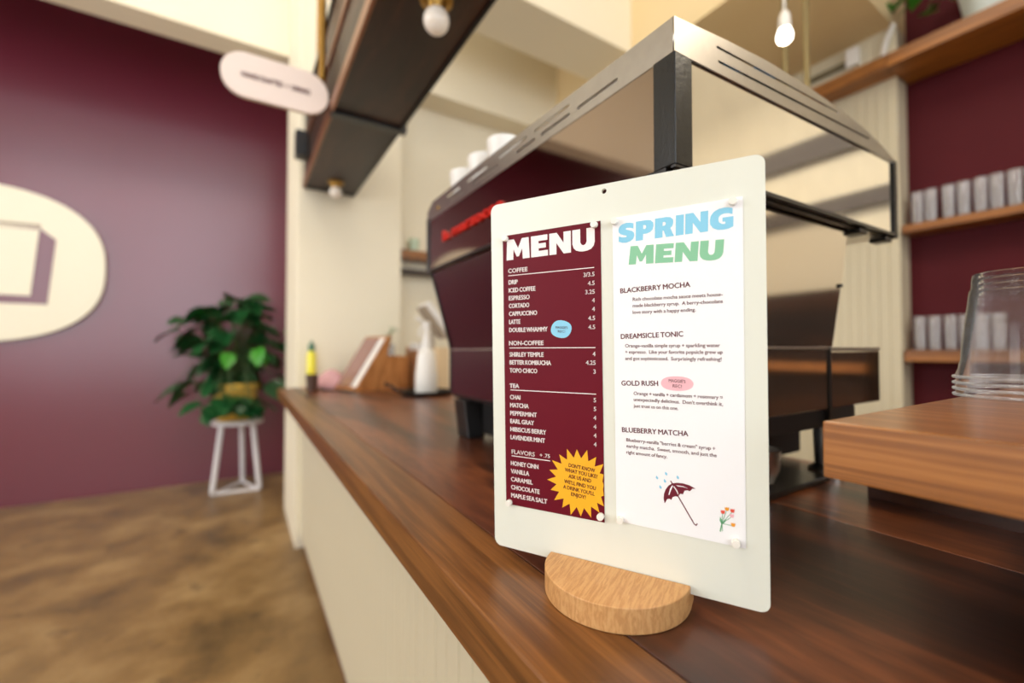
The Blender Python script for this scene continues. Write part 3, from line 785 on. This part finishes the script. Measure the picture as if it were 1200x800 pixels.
# ------------------------------------------------------------------ riser and plastic cups
ris = thing('wooden_riser', 'thick warm walnut riser shelf on the counter holding plastic cups', 'riser', (0.338, 0.143, CT))
bx('deck', M['riser'], ris, 0.0, 0.56, -0.62, 0.0, 0.130, 0.168, 0.0013)
b = BM(); prism(b, [(-0.60, 0.0003), (0.131, 0.0003), (0.131, 0.060), (-0.01, 0.1298), (-0.60, 0.1298)], 0.447, 0.485, 'x'); obj('support', b, M['walnut'], ris)
bx('support', M['walnut'], ris, 0.10, 0.50, -0.60, -0.55, 0.0003, 0.1298, 0.001)

def cup_part(rr_, rb, h):
    b = BM()
    lathe(b, [(rr_ - 0.0004, 0.0), (rr_ - 0.0012, 0.004), (rr_ - 0.0035, 0.0105), (rr_ - 0.0042, 0.0165), (rr_ - 0.0052, 0.018),
              (rr_ - 0.0056, 0.028), (rb + 0.0018, h - 0.018), (rb + 0.0002, h - 0.016), (rb - 0.0003, h - 0.009), (rb, h - 0.008), (rb - 0.0008, h - 0.0015), (rb - 0.0025, h), (rb - 0.005, h - 0.0005), (rb - 0.006, h - 0.004), (0.0, h - 0.0035)], 56)
    return b
def cup_rim(rr_):
    b = BM()
    lathe(b, [(rr_, 0.0), (rr_ + 0.0012, 0.0006), (rr_ + 0.0016, 0.0018), (rr_ + 0.0010, 0.0030), (rr_ - 0.0002, 0.0034), (rr_ - 0.0008, 0.0018), (rr_, 0.0)], 56)
    return b
def cup_stack(x, y, zs, h, words, where, group, rrm=0.0500, rbm=0.0355):
    proto = None
    for k, dz in enumerate(zs):
        if proto is None:
            proto = thing('plastic_cup', '', 'cup', (x, y, CT + 0.1683 + dz))
            obj('wall', cup_part(rrm, rbm, h), M['cup'], proto, smooth=50)
            obj('rim', cup_rim(rrm), M['cuprim'], proto, smooth=80)
            c = proto
        else:
            c = copy_tree(proto); c.location = (x, y, CT + 0.1683 + dz)
        tag(c, 'clear upside-down plastic cup, %s of %s' % (words[k], where), 'cup', group)
cup_stack(0.672, 0.103, [0.0, 0.0062, 0.0124, 0.0186], 0.110, ['lowest', 'second lowest', 'second highest', 'topmost'], 'the full stack on the riser', 'cups stacked on the riser')
cup_stack(0.800, 0.075, [0.0, 0.006], 0.078, ['lower', 'upper'], 'the short stack behind on the riser', 'short cups behind on the riser', 0.046, 0.032)

# dark mat under the near end of the machine
bx('rubber_mat', M['black'], None, 0.60, 0.83, 0.34, 0.44, CT + 0.0003, CT + 0.0095, 0.003)
tag(bpy.data.objects['rubber_mat'], 'flat black rubber mat on the counter under the machine', 'mat')
b = BM(); lathe(b, [(0.0, 0.0), (0.020, 0.0), (0.028, 0.02), (0.030, 0.052), (0.028, 0.052), (0.026, 0.02), (0.0, 0.004)], 24)
o = obj('steel_jug', b, M['steel'], None, (0.700, 0.385, CT + 0.0098), smooth=50); tag(o, 'small steel cup on the black mat under the machine', 'jug')

# ------------------------------------------------------------------ right wall shelves
def shelf(label, x0, y0, y1, z0, z1):
    s = bx('wall_shelf', M['shelfwood'], None, x0, 3.3655, y0, y1, z0, z1, 0.002)
    return tag(s, label, 'shelf')
tag(bx('wall_shelf', M['shelfwood'], None, 3.05, 3.1995, 0.946, 2.6, 2.746, 2.820, 0.002), 'walnut shelf board along the cream beadboard wall, up high', 'shelf')
shelf('top walnut shelf on the burgundy wall holding a white planter', 3.05, -0.245, 0.9435, 2.746, 2.820)
shelf('middle walnut shelf on the burgundy wall holding ribbed glasses', 3.205, -0.245, 0.936, 1.828, 1.872)
shelf('lowest walnut shelf on the burgundy wall holding ribbed glasses', 3.205, -0.245, 0.936, 1.098, 1.161)
protog = None
def ribbed():
    b = BM(); seg = 32
    prof = [(0.0, 0.004), (0.026, 0.0), (0.028, 0.004), (0.0285, 0.05), (0.030, 0.12), (0.032, 0.178), (0.0315, 0.185), (0.0295, 0.18), (0.027, 0.10), (0.025, 0.012), (0.0, 0.010)]
    lathe(b, prof, seg)
    for v in b.verts:
        r = math.hypot(v.co.x, v.co.y)
        if 0.02 < v.co.z < 0.15 and r > 0.02:
            k = round(math.atan2(v.co.y, v.co.x) / (2 * math.pi / seg)) % 2
            f = 1.04 if k else 0.955
            v.co.x *= f; v.co.y *= f
    return b
for row_, zt, ys in (('middle', 1.8725, [0.885, 0.828, 0.756, 0.697, 0.634, 0.576, 0.515, 0.456, 0.395, 0.335]), ('lowest', 1.1615, [0.884, 0.822, 0.758, 0.70, 0.64, 0.58])):
    for k, yy in enumerate(ys):
        if protog is None:
            protog = thing('glass_tumbler', '', 'glass', (3.275, yy, zt))
            obj('body', ribbed(), M['glass'], protog, smooth=25)
            b = BM(); lathe(b, [(0.031, 0.180), (0.0328, 0.182), (0.0328, 0.186), (0.031, 0.188), (0.0298, 0.184), (0.031, 0.180)], 28)
            obj('rim', b, M['cuprim'], protog, smooth=60)
            g = protog
        else:
            g = copy_tree(protog); g.location = (3.275, yy, zt)
        g.rotation_euler.z = k * 0.7; g.scale = (0.84, 0.84, 1.0)
        tag(g, 'ribbed clear glass on the %s shelf, %s from the left' % (row_, ORD[k]), 'glass', 'ribbed glasses on the %s shelf' % row_)
# planter on the top shelf
pl = thing('potted_trailing_plant', 'pale planter with trailing green leaves on the top shelf', 'plant', (3.20, 0.56, 2.8205))
b = BM(); lathe(b, [(0.0, 0.0), (0.085, 0.0), (0.100, 0.03), (0.145, 0.30), (0.135, 0.30), (0.09, 0.04), (0.0, 0.04)], 32)
obj('pot', b, mat('pale_glazed_pot', srgb(206, 216, 212), 0.35), pl, smooth=50)
bx('soil', M['soil'], pl, -0.08, 0.08, -0.08, 0.08, 0.20, 0.26)

def leaf_mesh(name, L_, Wd, lobes=5, curl=0.25):
    b = BM()
    n = 12
    left, mid, right = [], [], []
    for i in range(n + 1):
        t_ = i / n
        w = Wd * math.sin(math.pi * min(1, t_ ** 0.75 * 0.97 + 0.03)) ** 0.8
        if lobes and 1 < i < n: w *= (1.0 if i % 2 == 0 else 0.72)
        zc = -curl * L_ * t_ * t_
        mid.append(b.verts.new((0, L_ * t_, zc)))
        left.append(b.verts.new((-w, L_ * (t_ + 0.03), zc + w * 0.25)))
        right.append(b.verts.new((w, L_ * (t_ + 0.03), zc + w * 0.25)))
    for i in range(n):
        b.faces.new((left[i], left[i + 1], mid[i + 1], mid[i]))
        b.faces.new((mid[i], mid[i + 1], right[i + 1], right[i]))
    me_ = bpy.data.meshes.new(name); b.to_mesh(me_); b.free()
    for p in me_.polygons: p.use_smooth = True
    return me_
lm_big = leaf_mesh('leaf', 0.20, 0.092); lm_big.materials.append(M['leaf'])
lm_young = leaf_mesh('leaf', 0.17, 0.07); lm_young.materials.append(M['leaf_young'])
lm_small = leaf_mesh('leaf', 0.07, 0.02, 0); lm_small.materials.append(M['leaf_young'])
def add_leaf(me_, parent, p, yaw, pitch, roll=0.0, s=1.0):
    o = bpy.data.objects.new('leaf', me_); COL.objects.link(o); o.parent = parent
    o.location = p; o.rotation_euler = Euler((pitch, roll, yaw), 'XYZ'); o.scale = (s, s, s)
    return o
rs = random.Random(3)
b = BM()
for k in range(7):
    a = rs.uniform(0, 6.28) if k > 3 else 1.2 + k * 0.5
    r0, r1 = 0.09, 0.20
    hh = rs.uniform(0.05, 0.20)
    pth = [(r0 * math.cos(a), r0 * math.sin(a), 0.27), (0.15 * math.cos(a), 0.15 * math.sin(a), 0.36), (r1 * math.cos(a), r1 * math.sin(a), 0.32), (r1 * math.cos(a) * 1.1, r1 * math.sin(a) * 1.25, 0.34 - hh)]
    tube(b, pth, 0.0025, 6)
    for q in range(6):
        i = 1 + q // 2
        p0 = Vector(pth[i]); p1 = Vector(pth[min(i + 1, 3)])
        add_leaf(lm_small, pl, p0.lerp(p1, (q % 2) * 0.5), a + rs.uniform(-1.5, 1.5), rs.uniform(-1.2, 0.2), 0, rs.uniform(0.8, 1.3))
for k in range(16):
    add_leaf(lm_small, pl, (-0.06 + rs.uniform(-0.03, 0.03), rs.uniform(0.16, 0.42), rs.uniform(0.27, 0.37)), rs.uniform(-1.2, 1.2), rs.uniform(-0.8, 0.5), 0, rs.uniform(0.9, 1.5))
tube(b, [(-0.05, 0.08, 0.27), (-0.06, 0.18, 0.36), (-0.06, 0.30, 0.35), (-0.06, 0.42, 0.30)], 0.003, 6)
obj('vine', b, M['stem'], pl, smooth=60)

# ------------------------------------------------------------------ conduits, wall unit, pendant
for yy, nm in ((1.112, 'left'), (1.016, 'right')):
    b = BM(); tube(b, [(2.30, yy, 2.20), (2.30, yy, 3.0495)], 0.0125, 14)
    lathe(b, [(0.0, 3.042), (0.032, 3.042), (0.032, 3.0495), (0.0, 3.0495)], 20, (2.30, yy, 0))
    o = obj('conduit', b, M['pipe'], None, smooth=50); tag(o, 'vertical olive conduit dropping from the soffit, %s one' % nm, 'pipe', 'conduits under the soffit')
wu = thing('wall_unit', 'small white wall unit with dark louvre above the high shelf', 'vent', (3.1995, 1.15, 2.93))
bx('housing', M['white_plastic'], wu, -0.035, 0.0, -0.035, 0.03, -0.02, 0.09, 0.004)
bx('louvre', M['vent'], wu, -0.030, 0.0, 0.03, 0.26, 0.0, 0.03, 0.003)
b = BM(); tube(b, [(3.185, 0.99, 2.822), (3.185, 1.0, 2.90), (3.185, 0.985, 2.97), (3.185, 0.95, 3.049)], 0.014, 12)
o = obj('white_pipe', b, M['white_plastic'], None, smooth=50); tag(o, 'bent white pipe on the beadboard above the high shelf', 'pipe')

pd = thing('pendant_bulb', 'lit bare bulb hanging on a white cord near the soffit', 'lamp', (1.90, 0.920, 2.46))
b = BM(); tube(b, [(0, 0, 0.10), (0, 0, 3.04)], 0.0045, 8); obj('cord', b, M['white_plastic'], pd)
b = BM(); lathe(b, [(0.0, 0.105), (0.012, 0.105), (0.020, 0.09), (0.023, 0.05), (0.023, 0.03), (0.0, 0.03)], 24); obj('socket', b, M['white_plastic'], pd, smooth=50)
b = BM(); lathe(b, [(0.018, 0.03), (0.025, 0.016), (0.028, 0.0), (0.025, -0.014), (0.015, -0.023), (0.0, -0.026)], 24); obj('bulb', b, M['bulb'], pd, smooth=80)
pl_ = bpy.data.lights.new('pendant_glow', 'POINT'); pl_.energy = 5; pl_.color = (1, 0.85, 0.65); pl_.shadow_soft_size = 0.05
po = bpy.data.objects.new('pendant_glow', pl_); po.location = (0, 0, -0.09); COL.objects.link(po); po.parent = pd

# ------------------------------------------------------------------ overhead rack
rk = thing('overhead_rack', 'dark stained wooden rack hanging over the counter with brass edges', 'rack', (0.29, 0.0, 2.122))
RW = 0.295
bx('bottom_board', M['darkwood'], rk, 0.012, RW - 0.012, -1.0, 1.86, 0.012, 0.030)
bx('bottom_board', M['darkwood'], rk, 0.012, RW - 0.012, 1.90, 2.83, 0.006, 0.024)
bx('cross_bar', M['black'], rk, 0.0, RW + 0.02, 1.86, 1.90, -0.004, 0.03, 0.003)
bx('cross_bar', M['black'], rk, 0.0, RW, 2.80, 2.835, 0.0, 0.03, 0.003)
bx('cross_bar', M['black'], rk, 0.0, RW, 0.10, 0.14, 0.0, 0.03, 0.003)
bx('edge_rail', M['copper'], rk, 0.0, 0.012, -1.0, 2.84, 0.0, 0.05, 0.002)
bx('edge_rail', M['black'], rk, RW - 0.012, RW, -1.0, 2.84, 0.0, 0.05, 0.002)
bx('side_panel', M['darkwood'], rk, 0.006, 0.018, -1.0, 2.83, 0.055, 0.22)
bx('middle_rail', M['copper'], rk, -0.004, 0.010, -1.0, 2.84, 0.225, 0.25, 0.002)
bx('side_panel', M['darkwood'], rk, 0.010, 0.022, -1.0, 2.83, 0.255, 0.45)
bx('side_panel', M['darkwood'], rk, RW - 0.02, RW - 0.008, -1.0, 2.83, 0.055, 0.45)
bx('top_board', M['black'], rk, 0.0, RW, -1.0, 2.84, 0.452, 0.48, 0.002)
for yy in (0.2, 2.55):
    for xx_ in (0.04, 0.25):
        b = BM(); tube(b, [(xx_, yy, 0.48), (xx_, yy, 3.378 if not (2.035 < yy < 2.405) else 1.03)], 0.008, 10)
        obj('hanging_rod', b, M['brass'], rk, smooth=60)
bx('bracket', M['black'], rk, -0.06, 0.0, 2.60, 2.68, 0.10, 0.24, 0.003)

def globe_lamp(y, label, r):
    g = thing('globe_lamp', label, 'lamp', (0.445, y, 2.128), group='opal globe lamps under the rack')
    b = BM(); lathe(b, [(0.0, 0.0055), (0.046, 0.0055), (0.046, -0.004), (0.028, -0.012), (0.022, -0.03), (0.0, -0.03)], 28); obj('canopy', b, M['brass'], g, smooth=40)
    b = BM(); lathe(b, [(0.0, -0.02)] + [(r * math.sin(math.pi * k / 12), -0.022 - r + r * math.cos(math.pi * k / 12)) for k in range(1, 13)], 28)
    obj('globe', b, M['globe'], g, smooth=80)
globe_lamp(1.12, 'opal globe lamp under the rack, nearest the camera', 0.036)
globe_lamp(2.66, 'opal globe lamp under the far end of the rack', 0.034)

# ------------------------------------------------------------------ blade sign
sg = thing('hanging_sign', 'pale pink pill-shaped sign projecting from the rack above the walkway', 'sign', (-0.083, 1.90, 2.106))
SW, SH = 0.368, 0.168
shape2d([rrect(0, SW, 0, SH, SH / 2 - 0.0005, 12)], M['pink'], 'face', sg, y=0.0, thick=0.018)
cu = None
def sign_text(s, x0, x1, z, cap):
    o = text(s, x0, x1, z, cap, M['ink_red'], sg, 0.03, y=-0.0095)
sign_text('HANDCRAFTED  +  DRINKS', 66, 300, 74, 20)
b = BM(); tube(b, [(0.345, 0.0, 0.155), (0.345, 0.0, 3.39)], 0.014, 12); obj('brass_rod', b, M['brass'], sg, smooth=60)
b = BM(); tube(b, [(0.345, 0.02, 0.10), (0.372, 0.02, 0.10)], 0.006, 8); obj('side_bracket', b, M['black'], sg, smooth=60)

# ------------------------------------------------------------------ logo disc on the back wall
lg = thing('wall_emblem', 'large cream rounded emblem with a block letter on the burgundy wall', 'sign', (-1.75, YB - 0.001, 1.805))
oval = []
for k in range(72):
    t_ = 2 * math.pi * k / 72
    c_, s_ = math.cos(t_), math.sin(t_)
    e_ = 2 / 2.5
    oval.append((0.80 * abs(c_) ** e_ * (1 if c_ > 0 else -1), 0.585 * abs(s_) ** e_ * (1 if s_ > 0 else -1)))
shape2d([oval], M['logo_cream'], 'disc', lg, y=-0.02, thick=0.038)
Wp = [(-0.44, 0.26), (-0.13, 0.26), (-0.13, 0.0), (-0.05, 0.16), (0.05, 0.16), (0.13, 0.0), (0.13, 0.26), (0.425, 0.27), (0.385, -0.235), (0.06, -0.235), (0.0, -0.10), (-0.06, -0.235), (-0.385, -0.235)]
sh = [(-0.44, 0.26), (-0.13, 0.26), (-0.02, 0.20), (0.13, 0.26), (0.425, 0.282), (0.515, 0.203), (0.475, -0.296), (-0.30, -0.296), (-0.385, -0.235)]
shape2d([sh], M['purple'], 'letter_shadow', lg, y=-0.0405, thick=0.002)
shape2d([Wp], M['logo_cream'], 'letter', lg, y=-0.0440, thick=0.004)
shape2d([[(-0.02, 0.30), (0.43, 0.31), (0.43, 0.287), (-0.02, 0.277)]], M['taupe'], 'letter_outline', lg, y=-0.0405, thick=0.002)

# ------------------------------------------------------------------ plant and stool
stl = thing('plant_stool', 'white round-topped metal stool carrying the leafy plant', 'stool', (-0.03, 4.33, 0.0))
b = BM(); lathe(b, [(0.0, 0.552), (0.185, 0.552), (0.185, 0.562), (0.185, 0.578), (0.175, 0.584), (0.0, 0.584)], 40); obj('seat', b, M['white_metal'], stl, smooth=40)
fts = [(-0.17, -0.12), (0.16, -0.14), (0.04, 0.19)]
for k, (fx, fy) in enumerate(fts):
    b = BM(); tube(b, [(fx * 0.66, fy * 0.66, 0.554), (fx * 0.97, fy * 0.97, 0.05), (fx * 0.98, fy * 0.98, 0.020), (fx * 0.88, fy * 0.88, 0.014)], 0.020, 12)
    obj('leg', b, M['white_metal'], stl, smooth=60)
for k in range(3):
    a, c = fts[k], fts[(k + 1) % 3]
    b = BM(); tube(b, [(a[0] * 0.92, a[1] * 0.92, 0.014), (c[0] * 0.92, c[1] * 0.92, 0.014)], 0.0135, 10)
    obj('foot_rail', b, M['white_metal'], stl, smooth=60)
pt = thing('leafy_potted_plant', 'big dark green leafy plant in a gold pot on the white stool', 'plant', (-0.05, 4.33, 0.5845))
b = BM(); lathe(b, [(0.0, 0.0), (0.125, 0.0), (0.140, 0.02), (0.165, 0.25), (0.180, 0.255), (0.180, 0.305), (0.168, 0.305), (0.155, 0.25), (0.13, 0.22), (0.0, 0.22)], 36)
obj('pot', b, M['gold'], pt, smooth=40)
b = BM(); lathe(b, [(0.0, 0.282), (0.161, 0.280), (0.161, 0.272), (0.0, 0.270)], 28); obj('soil', b, M['soil'], pt)
rs = random.Random(11)
st_b = BM()
# stems fan out; each leaf sits at the end of its petiole
targets = []
for k in range(90):
    ang = rs.uniform(0, 2 * math.pi)
    h = rs.uniform(0.30, 1.02)
    w = 0.30 * math.sin(math.pi * min(1, max(0.08, (h - 0.18) / 0.95))) + 0.05
    rad = w * math.sqrt(rs.uniform(0.15, 1))
    targets.append((rad * math.cos(ang) - 0.02, rad * math.sin(ang) * 0.7, h))
targets += [(-0.44, 0, 0.74), (-0.36, -0.1, 0.80), (-0.30, -0.05, 0.62), (0.30, -0.05, 0.76), (0.36, 0, 0.62), (0.34, 0.05, 0.36), (0.40, 0.0, 0.50),
            (-0.36, -0.12, 0.24), (-0.28, -0.15, 0.30), (-0.26, -0.18, 0.16), (-0.14, -0.24, 0.06), (0.05, -0.25, 0.04), (-0.04, -0.26, 0.22), (0.10, -0.25, 0.20), (-0.12, -0.25, 0.20), (0.16, -0.22, 0.07), (-0.18, -0.2, 0.12), (-0.02, -0.24, 0.12), (0.16, -0.2, 0.16), (-0.10, -0.24, 0.10), (0.08, -0.24, 0.12), (-0.34, -0.1, 0.32), (-0.42, 0, 0.28), (0.02, -0.22, 0.10), (-0.10, -0.22, 0.16), (0.12, -0.2, 0.14), (0.28, -0.1, 0.30)]
for k, (x, y_, h) in enumerate(targets):
    h = max(h, 0.13)
    a = math.atan2(y_, x)
    tip = Vector((x, y_, h))
    base = Vector((rs.uniform(-0.06, 0.06), rs.uniform(-0.05, 0.05), 0.275))
    over = base.lerp(tip, 0.55) + Vector((0, 0, 0.10 if h > 0.35 else 0.30))
    tube(st_b, [base, base.lerp(over, 0.6) + Vector((0, 0, 0.03)), over, tip], 0.005, 6, caps=False, r1=0.0025)
    yaw = a - math.pi / 2 + rs.uniform(-0.7, 0.7)
    me_ = lm_young if k in (5, 17, 30, 44, 71) else lm_big
    add_leaf(me_, pt, tip - Vector((math.cos(a), math.sin(a), 0)) * 0.06, yaw, rs.uniform(-0.9, 0.25), rs.uniform(-0.5, 0.5), rs.uniform(0.75, 1.15))
add_leaf(lm_young, pt, (0.16, -0.20, 0.60), 2.7, -0.9, 0.2, 1.0); add_leaf(lm_young, pt, (-0.05, -0.22, 0.56), 3.3, -0.8, -0.2, 0.9)
add_leaf(lm_young, pt, (0.36, 0.0, 0.72), -1.2, 0.4, 0.2, 1.0)
obj('stems', st_b, M['stem'], pt, smooth=60, kind='stuff')

# ------------------------------------------------------------------ things at the far end of the counter
# honey plywood tablet stand
ps = thing('tablet_stand', 'honey plywood wedge stand with a sloping tablet at the far end of the counter', 'tablet stand', (0.510, 2.385, CT + 0.0003), (0, 0, R(15)))
b = BM(); prism(b, [(0.0, 0.0), (0.322, 0.0), (0.322, 0.187), (0.180, 0.187), (0.208, 0.298), (0.196, 0.300)], 0.0, 0.012, 'y'); obj('side_panel', b, M['poswood'], ps)
b = BM(); prism(b, [(0.0, 0.0), (0.322, 0.0), (0.322, 0.187), (0.180, 0.187), (0.208, 0.298), (0.196, 0.300)], 0.238, 0.250, 'y'); obj('side_panel', b, M['poswood'], ps)
bx('back_panel', M['poswood'], ps, 0.31, 0.322, 0.012, 0.238, 0.0, 0.187)
ang = math.atan2(0.300, 0.196)
mt = Matrix.Rotation(-ang, 4, 'Y')
b = BM(); box(b, 0.0, 0.352, 0.0, 0.250, -0.0, 0.008, 0.001, mt); obj('sloping_board', b, M['poswood'], ps)
b = BM(); box(b, 0.020, 0.335, 0.012, 0.060, 0.0085, 0.014, 0.001, mt); obj('white_strip', b, M['white_plastic'], ps)
b = BM(); box(b, 0.020, 0.335, 0.070, 0.235, 0.0085, 0.016, 0.002, mt); obj('tablet', b, M['screen'], ps)
# pink cloth
b = BM(); nx, ny = 20, 14
g = [[None] * (ny + 1) for _ in range(nx + 1)]
for i in range(nx + 1):
    for j in range(ny + 1):
        x_, y_ = i / nx, j / ny
        z_ = 0.075 * math.sin(math.pi * x_) ** 0.7 * math.sin(math.pi * y_) ** 0.6 + 0.008 * math.sin(9 * x_ + 5 * y_) * math.sin(math.pi * x_) + 0.004
        g[i][j] = b.verts.new((x_ * 0.22, y_ * 0.15, max(z_ * 1.25, 0.001)))
for i in range(nx):
    for j in range(ny): b.faces.new((g[i][j], g[i + 1][j], g[i + 1][j + 1], g[i][j + 1]))
o = obj('pink_cloth', b, M['pink_cloth'], None, (0.320, 2.62, CT + 0.0005), smooth=180); tag(o, 'crumpled pink cloth on the counter left of the tablet stand', 'cloth')
sd = o.modifiers.new('t', 'SOLIDIFY'); sd.thickness = 0.002; sd.offset = 1
b = BM(); tube(b, [(0.36, 2.54, CT + 0.005), (0.40, 2.49, CT + 0.005), (0.44, 2.47, CT + 0.005), (0.50, 2.39, CT + 0.005)], 0.004, 8)
o = obj('black_cable', b, M['black'], None, smooth=60); tag(o, 'black cable running in front of the pink cloth', 'cable')
# yellow bottle + brown cup
yb = thing('squeeze_bottle', 'yellow bottle with a green cap beside the pink cloth', 'bottle', (0.340, 2.78, CT + 0.0003))
b = BM(); lathe(b, [(0.0, 0.0), (0.024, 0.0), (0.026, 0.005), (0.026, 0.19), (0.016, 0.215), (0.0, 0.215)], 24); obj('body', b, M['yellow'], yb, smooth=50)
b = BM(); lathe(b, [(0.0, 0.2155), (0.018, 0.2155), (0.018, 0.25), (0.008, 0.258), (0.006, 0.275), (0.0, 0.275)], 20); obj('cap', b, M['greencap'], yb, smooth=40)
b = BM(); lathe(b, [(0.0, 0.0), (0.026, 0.0), (0.032, 0.09), (0.029, 0.09), (0.024, 0.01), (0.0, 0.01)], 24)
o = obj('brown_cup', b, M['brown'], None, (0.315, 2.54, CT + 0.0003), smooth=50); tag(o, 'small dark brown cup in front of the yellow bottle', 'cup')
# packet behind the stand
pk = thing('blue_green_packet', 'blue and green packet standing behind the plywood stand', 'packet', (0.735, 2.70, CT + 0.0003))
bx('lower_half', M['greenpack'], pk, -0.03, 0.03, 0.0, 0.03, 0.0, 0.185, 0.002); bx('upper_half', M['bluebox'], pk, -0.03, 0.03, 0.0, 0.03, 0.1855, 0.27, 0.002)
# small plant sprig
b = BM(); lathe(b, [(0.0, 0.0), (0.022, 0.0), (0.026, 0.26), (0.022, 0.26), (0.018, 0.02), (0.0, 0.02)], 20)
sp = thing('bud_vase', 'slim glass vase with a green sprig behind the plywood stand', 'vase', (0.79, 2.74, CT + 0.0003))
obj('vase', b, M['glass'], sp, smooth=50)
b = BM(); tube(b, [(0, 0, 0.1), (0.0, 0, 0.30), (0.01, 0, 0.36)], 0.002, 6); obj('stem', b, M['stem'], sp)
for k in range(6): add_leaf(lm_small, sp, (0.0, 0, 0.28 + k * 0.015), k * 1.1, 0.3, 0, 0.9)
# plywood caddy boxes to the right of the stand
cd = thing('plywood_caddy', 'honey plywood box behind the white bottle', 'box', (0.850, 2.42, CT + 0.0003))
bx('front', M['poswood'], cd, 0.0, 0.108, 0.0, 0.010, 0.0, 0.21, 0.001); bx('back', M['poswood'], cd, 0.0, 0.108, 0.19, 0.20, 0.0, 0.24, 0.001)
bx('side', M['poswood'], cd, 0.0, 0.010, 0.0105, 0.1895, 0.0, 0.22); bx('side', M['poswood'], cd, 0.098, 0.108, 0.0105, 0.1895, 0.0, 0.22)
bx('packets', M['white_plastic'], cd, 0.014, 0.094, 0.02, 0.18, 0.0, 0.262, 0.003)
bx('carton', M['cardboard'], None, 0.875, 0.935, 2.16, 2.22, CT + 0.0003, CT + 0.235, 0.002); tag(bpy.data.objects['carton'], 'tall buff carton beside the white bottle', 'carton')
# tray with white sprayer
tr = thing('black_tray', 'black tray with a curled handle under the white bottle', 'tray', (0.775, 2.05, CT + 0.0003))
b = BM(); lathe(b, [(0.0, 0.0), (0.115, 0.0), (0.125, 0.008), (0.128, 0.022), (0.122, 0.022), (0.114, 0.008), (0.0, 0.007)], 40); obj('pan', b, M['black'], tr, smooth=40)
b = BM(); tube(b, [(-0.115, 0.03, 0.016), (-0.15, 0.04, 0.03), (-0.17, 0.045, 0.05), (-0.19, 0.05, 0.05), (-0.19, 0.05, 0.065)], 0.008, 10); obj('handle', b, M['black'], tr, smooth=60)
sb = thing('sprayer_bottle', 'tall white bottle with a narrow curved spout standing on the black tray', 'bottle', (0.770, 2.05, CT + 0.0075))
b = BM(); lathe(b, [(0.0, 0.0), (0.050, 0.0), (0.054, 0.006), (0.054, 0.09), (0.044, 0.19), (0.036, 0.212), (0.022, 0.22), (0.0, 0.22)], 32); obj('body', b, M['white_plastic'], sb, smooth=50)
b = BM(); lathe(b, [(0.0, 0.2203), (0.024, 0.2203), (0.020, 0.27), (0.014, 0.31), (0.017, 0.33), (0.017, 0.352), (0.0, 0.356)], 24); obj('neck', b, M['white_plastic'], sb, smooth=50)
b = BM(); tube(b, [(-0.012, 0, 0.34), (-0.035, 0, 0.365), (-0.055, 0, 0.37)], 0.009, 10); obj('nozzle', b, M['white_plastic'], sb, smooth=60)
b = BM(); tube(b, [(-0.018, 0, 0.33), (-0.035, 0, 0.31), (-0.038, 0, 0.28)], 0.005, 8); obj('trigger', b, M['white_plastic'], sb, smooth=60)
# tilted till screen on a post
ts = thing('till_screen', 'tilted white till screen on a stand behind the white bottle', 'screen', (0.905, 2.235, CT + 0.0003))
bx('foot', M['taupe'], ts, -0.05, 0.05, 0.03, 0.15, 0.0, 0.012, 0.002)
b = BM(); tube(b, [(0, 0.08, 0.012), (0, 0.08, 0.33)], 0.012, 12); obj('post', b, M['taupe'], ts, smooth=60)
mt = Matrix.Translation((0.0, 0, 0.375)) @ Matrix.Rotation(R(52), 4, 'Y')
b = BM(); box(b, -0.115, 0.115, 0.0, 0.13, 0.0, 0.034, 0.004, mt); obj('housing', b, M['white_plastic'], ts)
b = BM(); box(b, -0.112, 0.105, 0.003, 0.127, -0.016, -0.0003, 0.002, mt); obj('back_cover', b, M['taupe'], ts)
# floating shelf on the far wall
fs = bx('small_wall_shelf', M['shelfwood'], None, 0.92, 1.7, 2.94, 3.059, 1.80, 1.86, 0.002); tag(fs, 'short walnut shelf on the far cream wall behind the machine', 'shelf')
b = BM(); lathe(b, [(0.0, 0.0), (0.03, 0.0), (0.04, 0.09), (0.037, 0.09), (0.027, 0.01), (0.0, 0.01)], 24)
o = obj('pale_green_cup', b, mat('pale_green_glaze', srgb(196, 214, 188), 0.4), None, (1.03, 3.0, 1.8605), smooth=50); tag(o, 'pale green cup on the short far shelf', 'cup')
tag(bx('lower_far_shelf', M['darkwood'], None, 0.92, 1.7, 2.95, 3.059, 1.70, 1.73, 0.002), 'dark thin shelf just below the short walnut shelf', 'shelf')
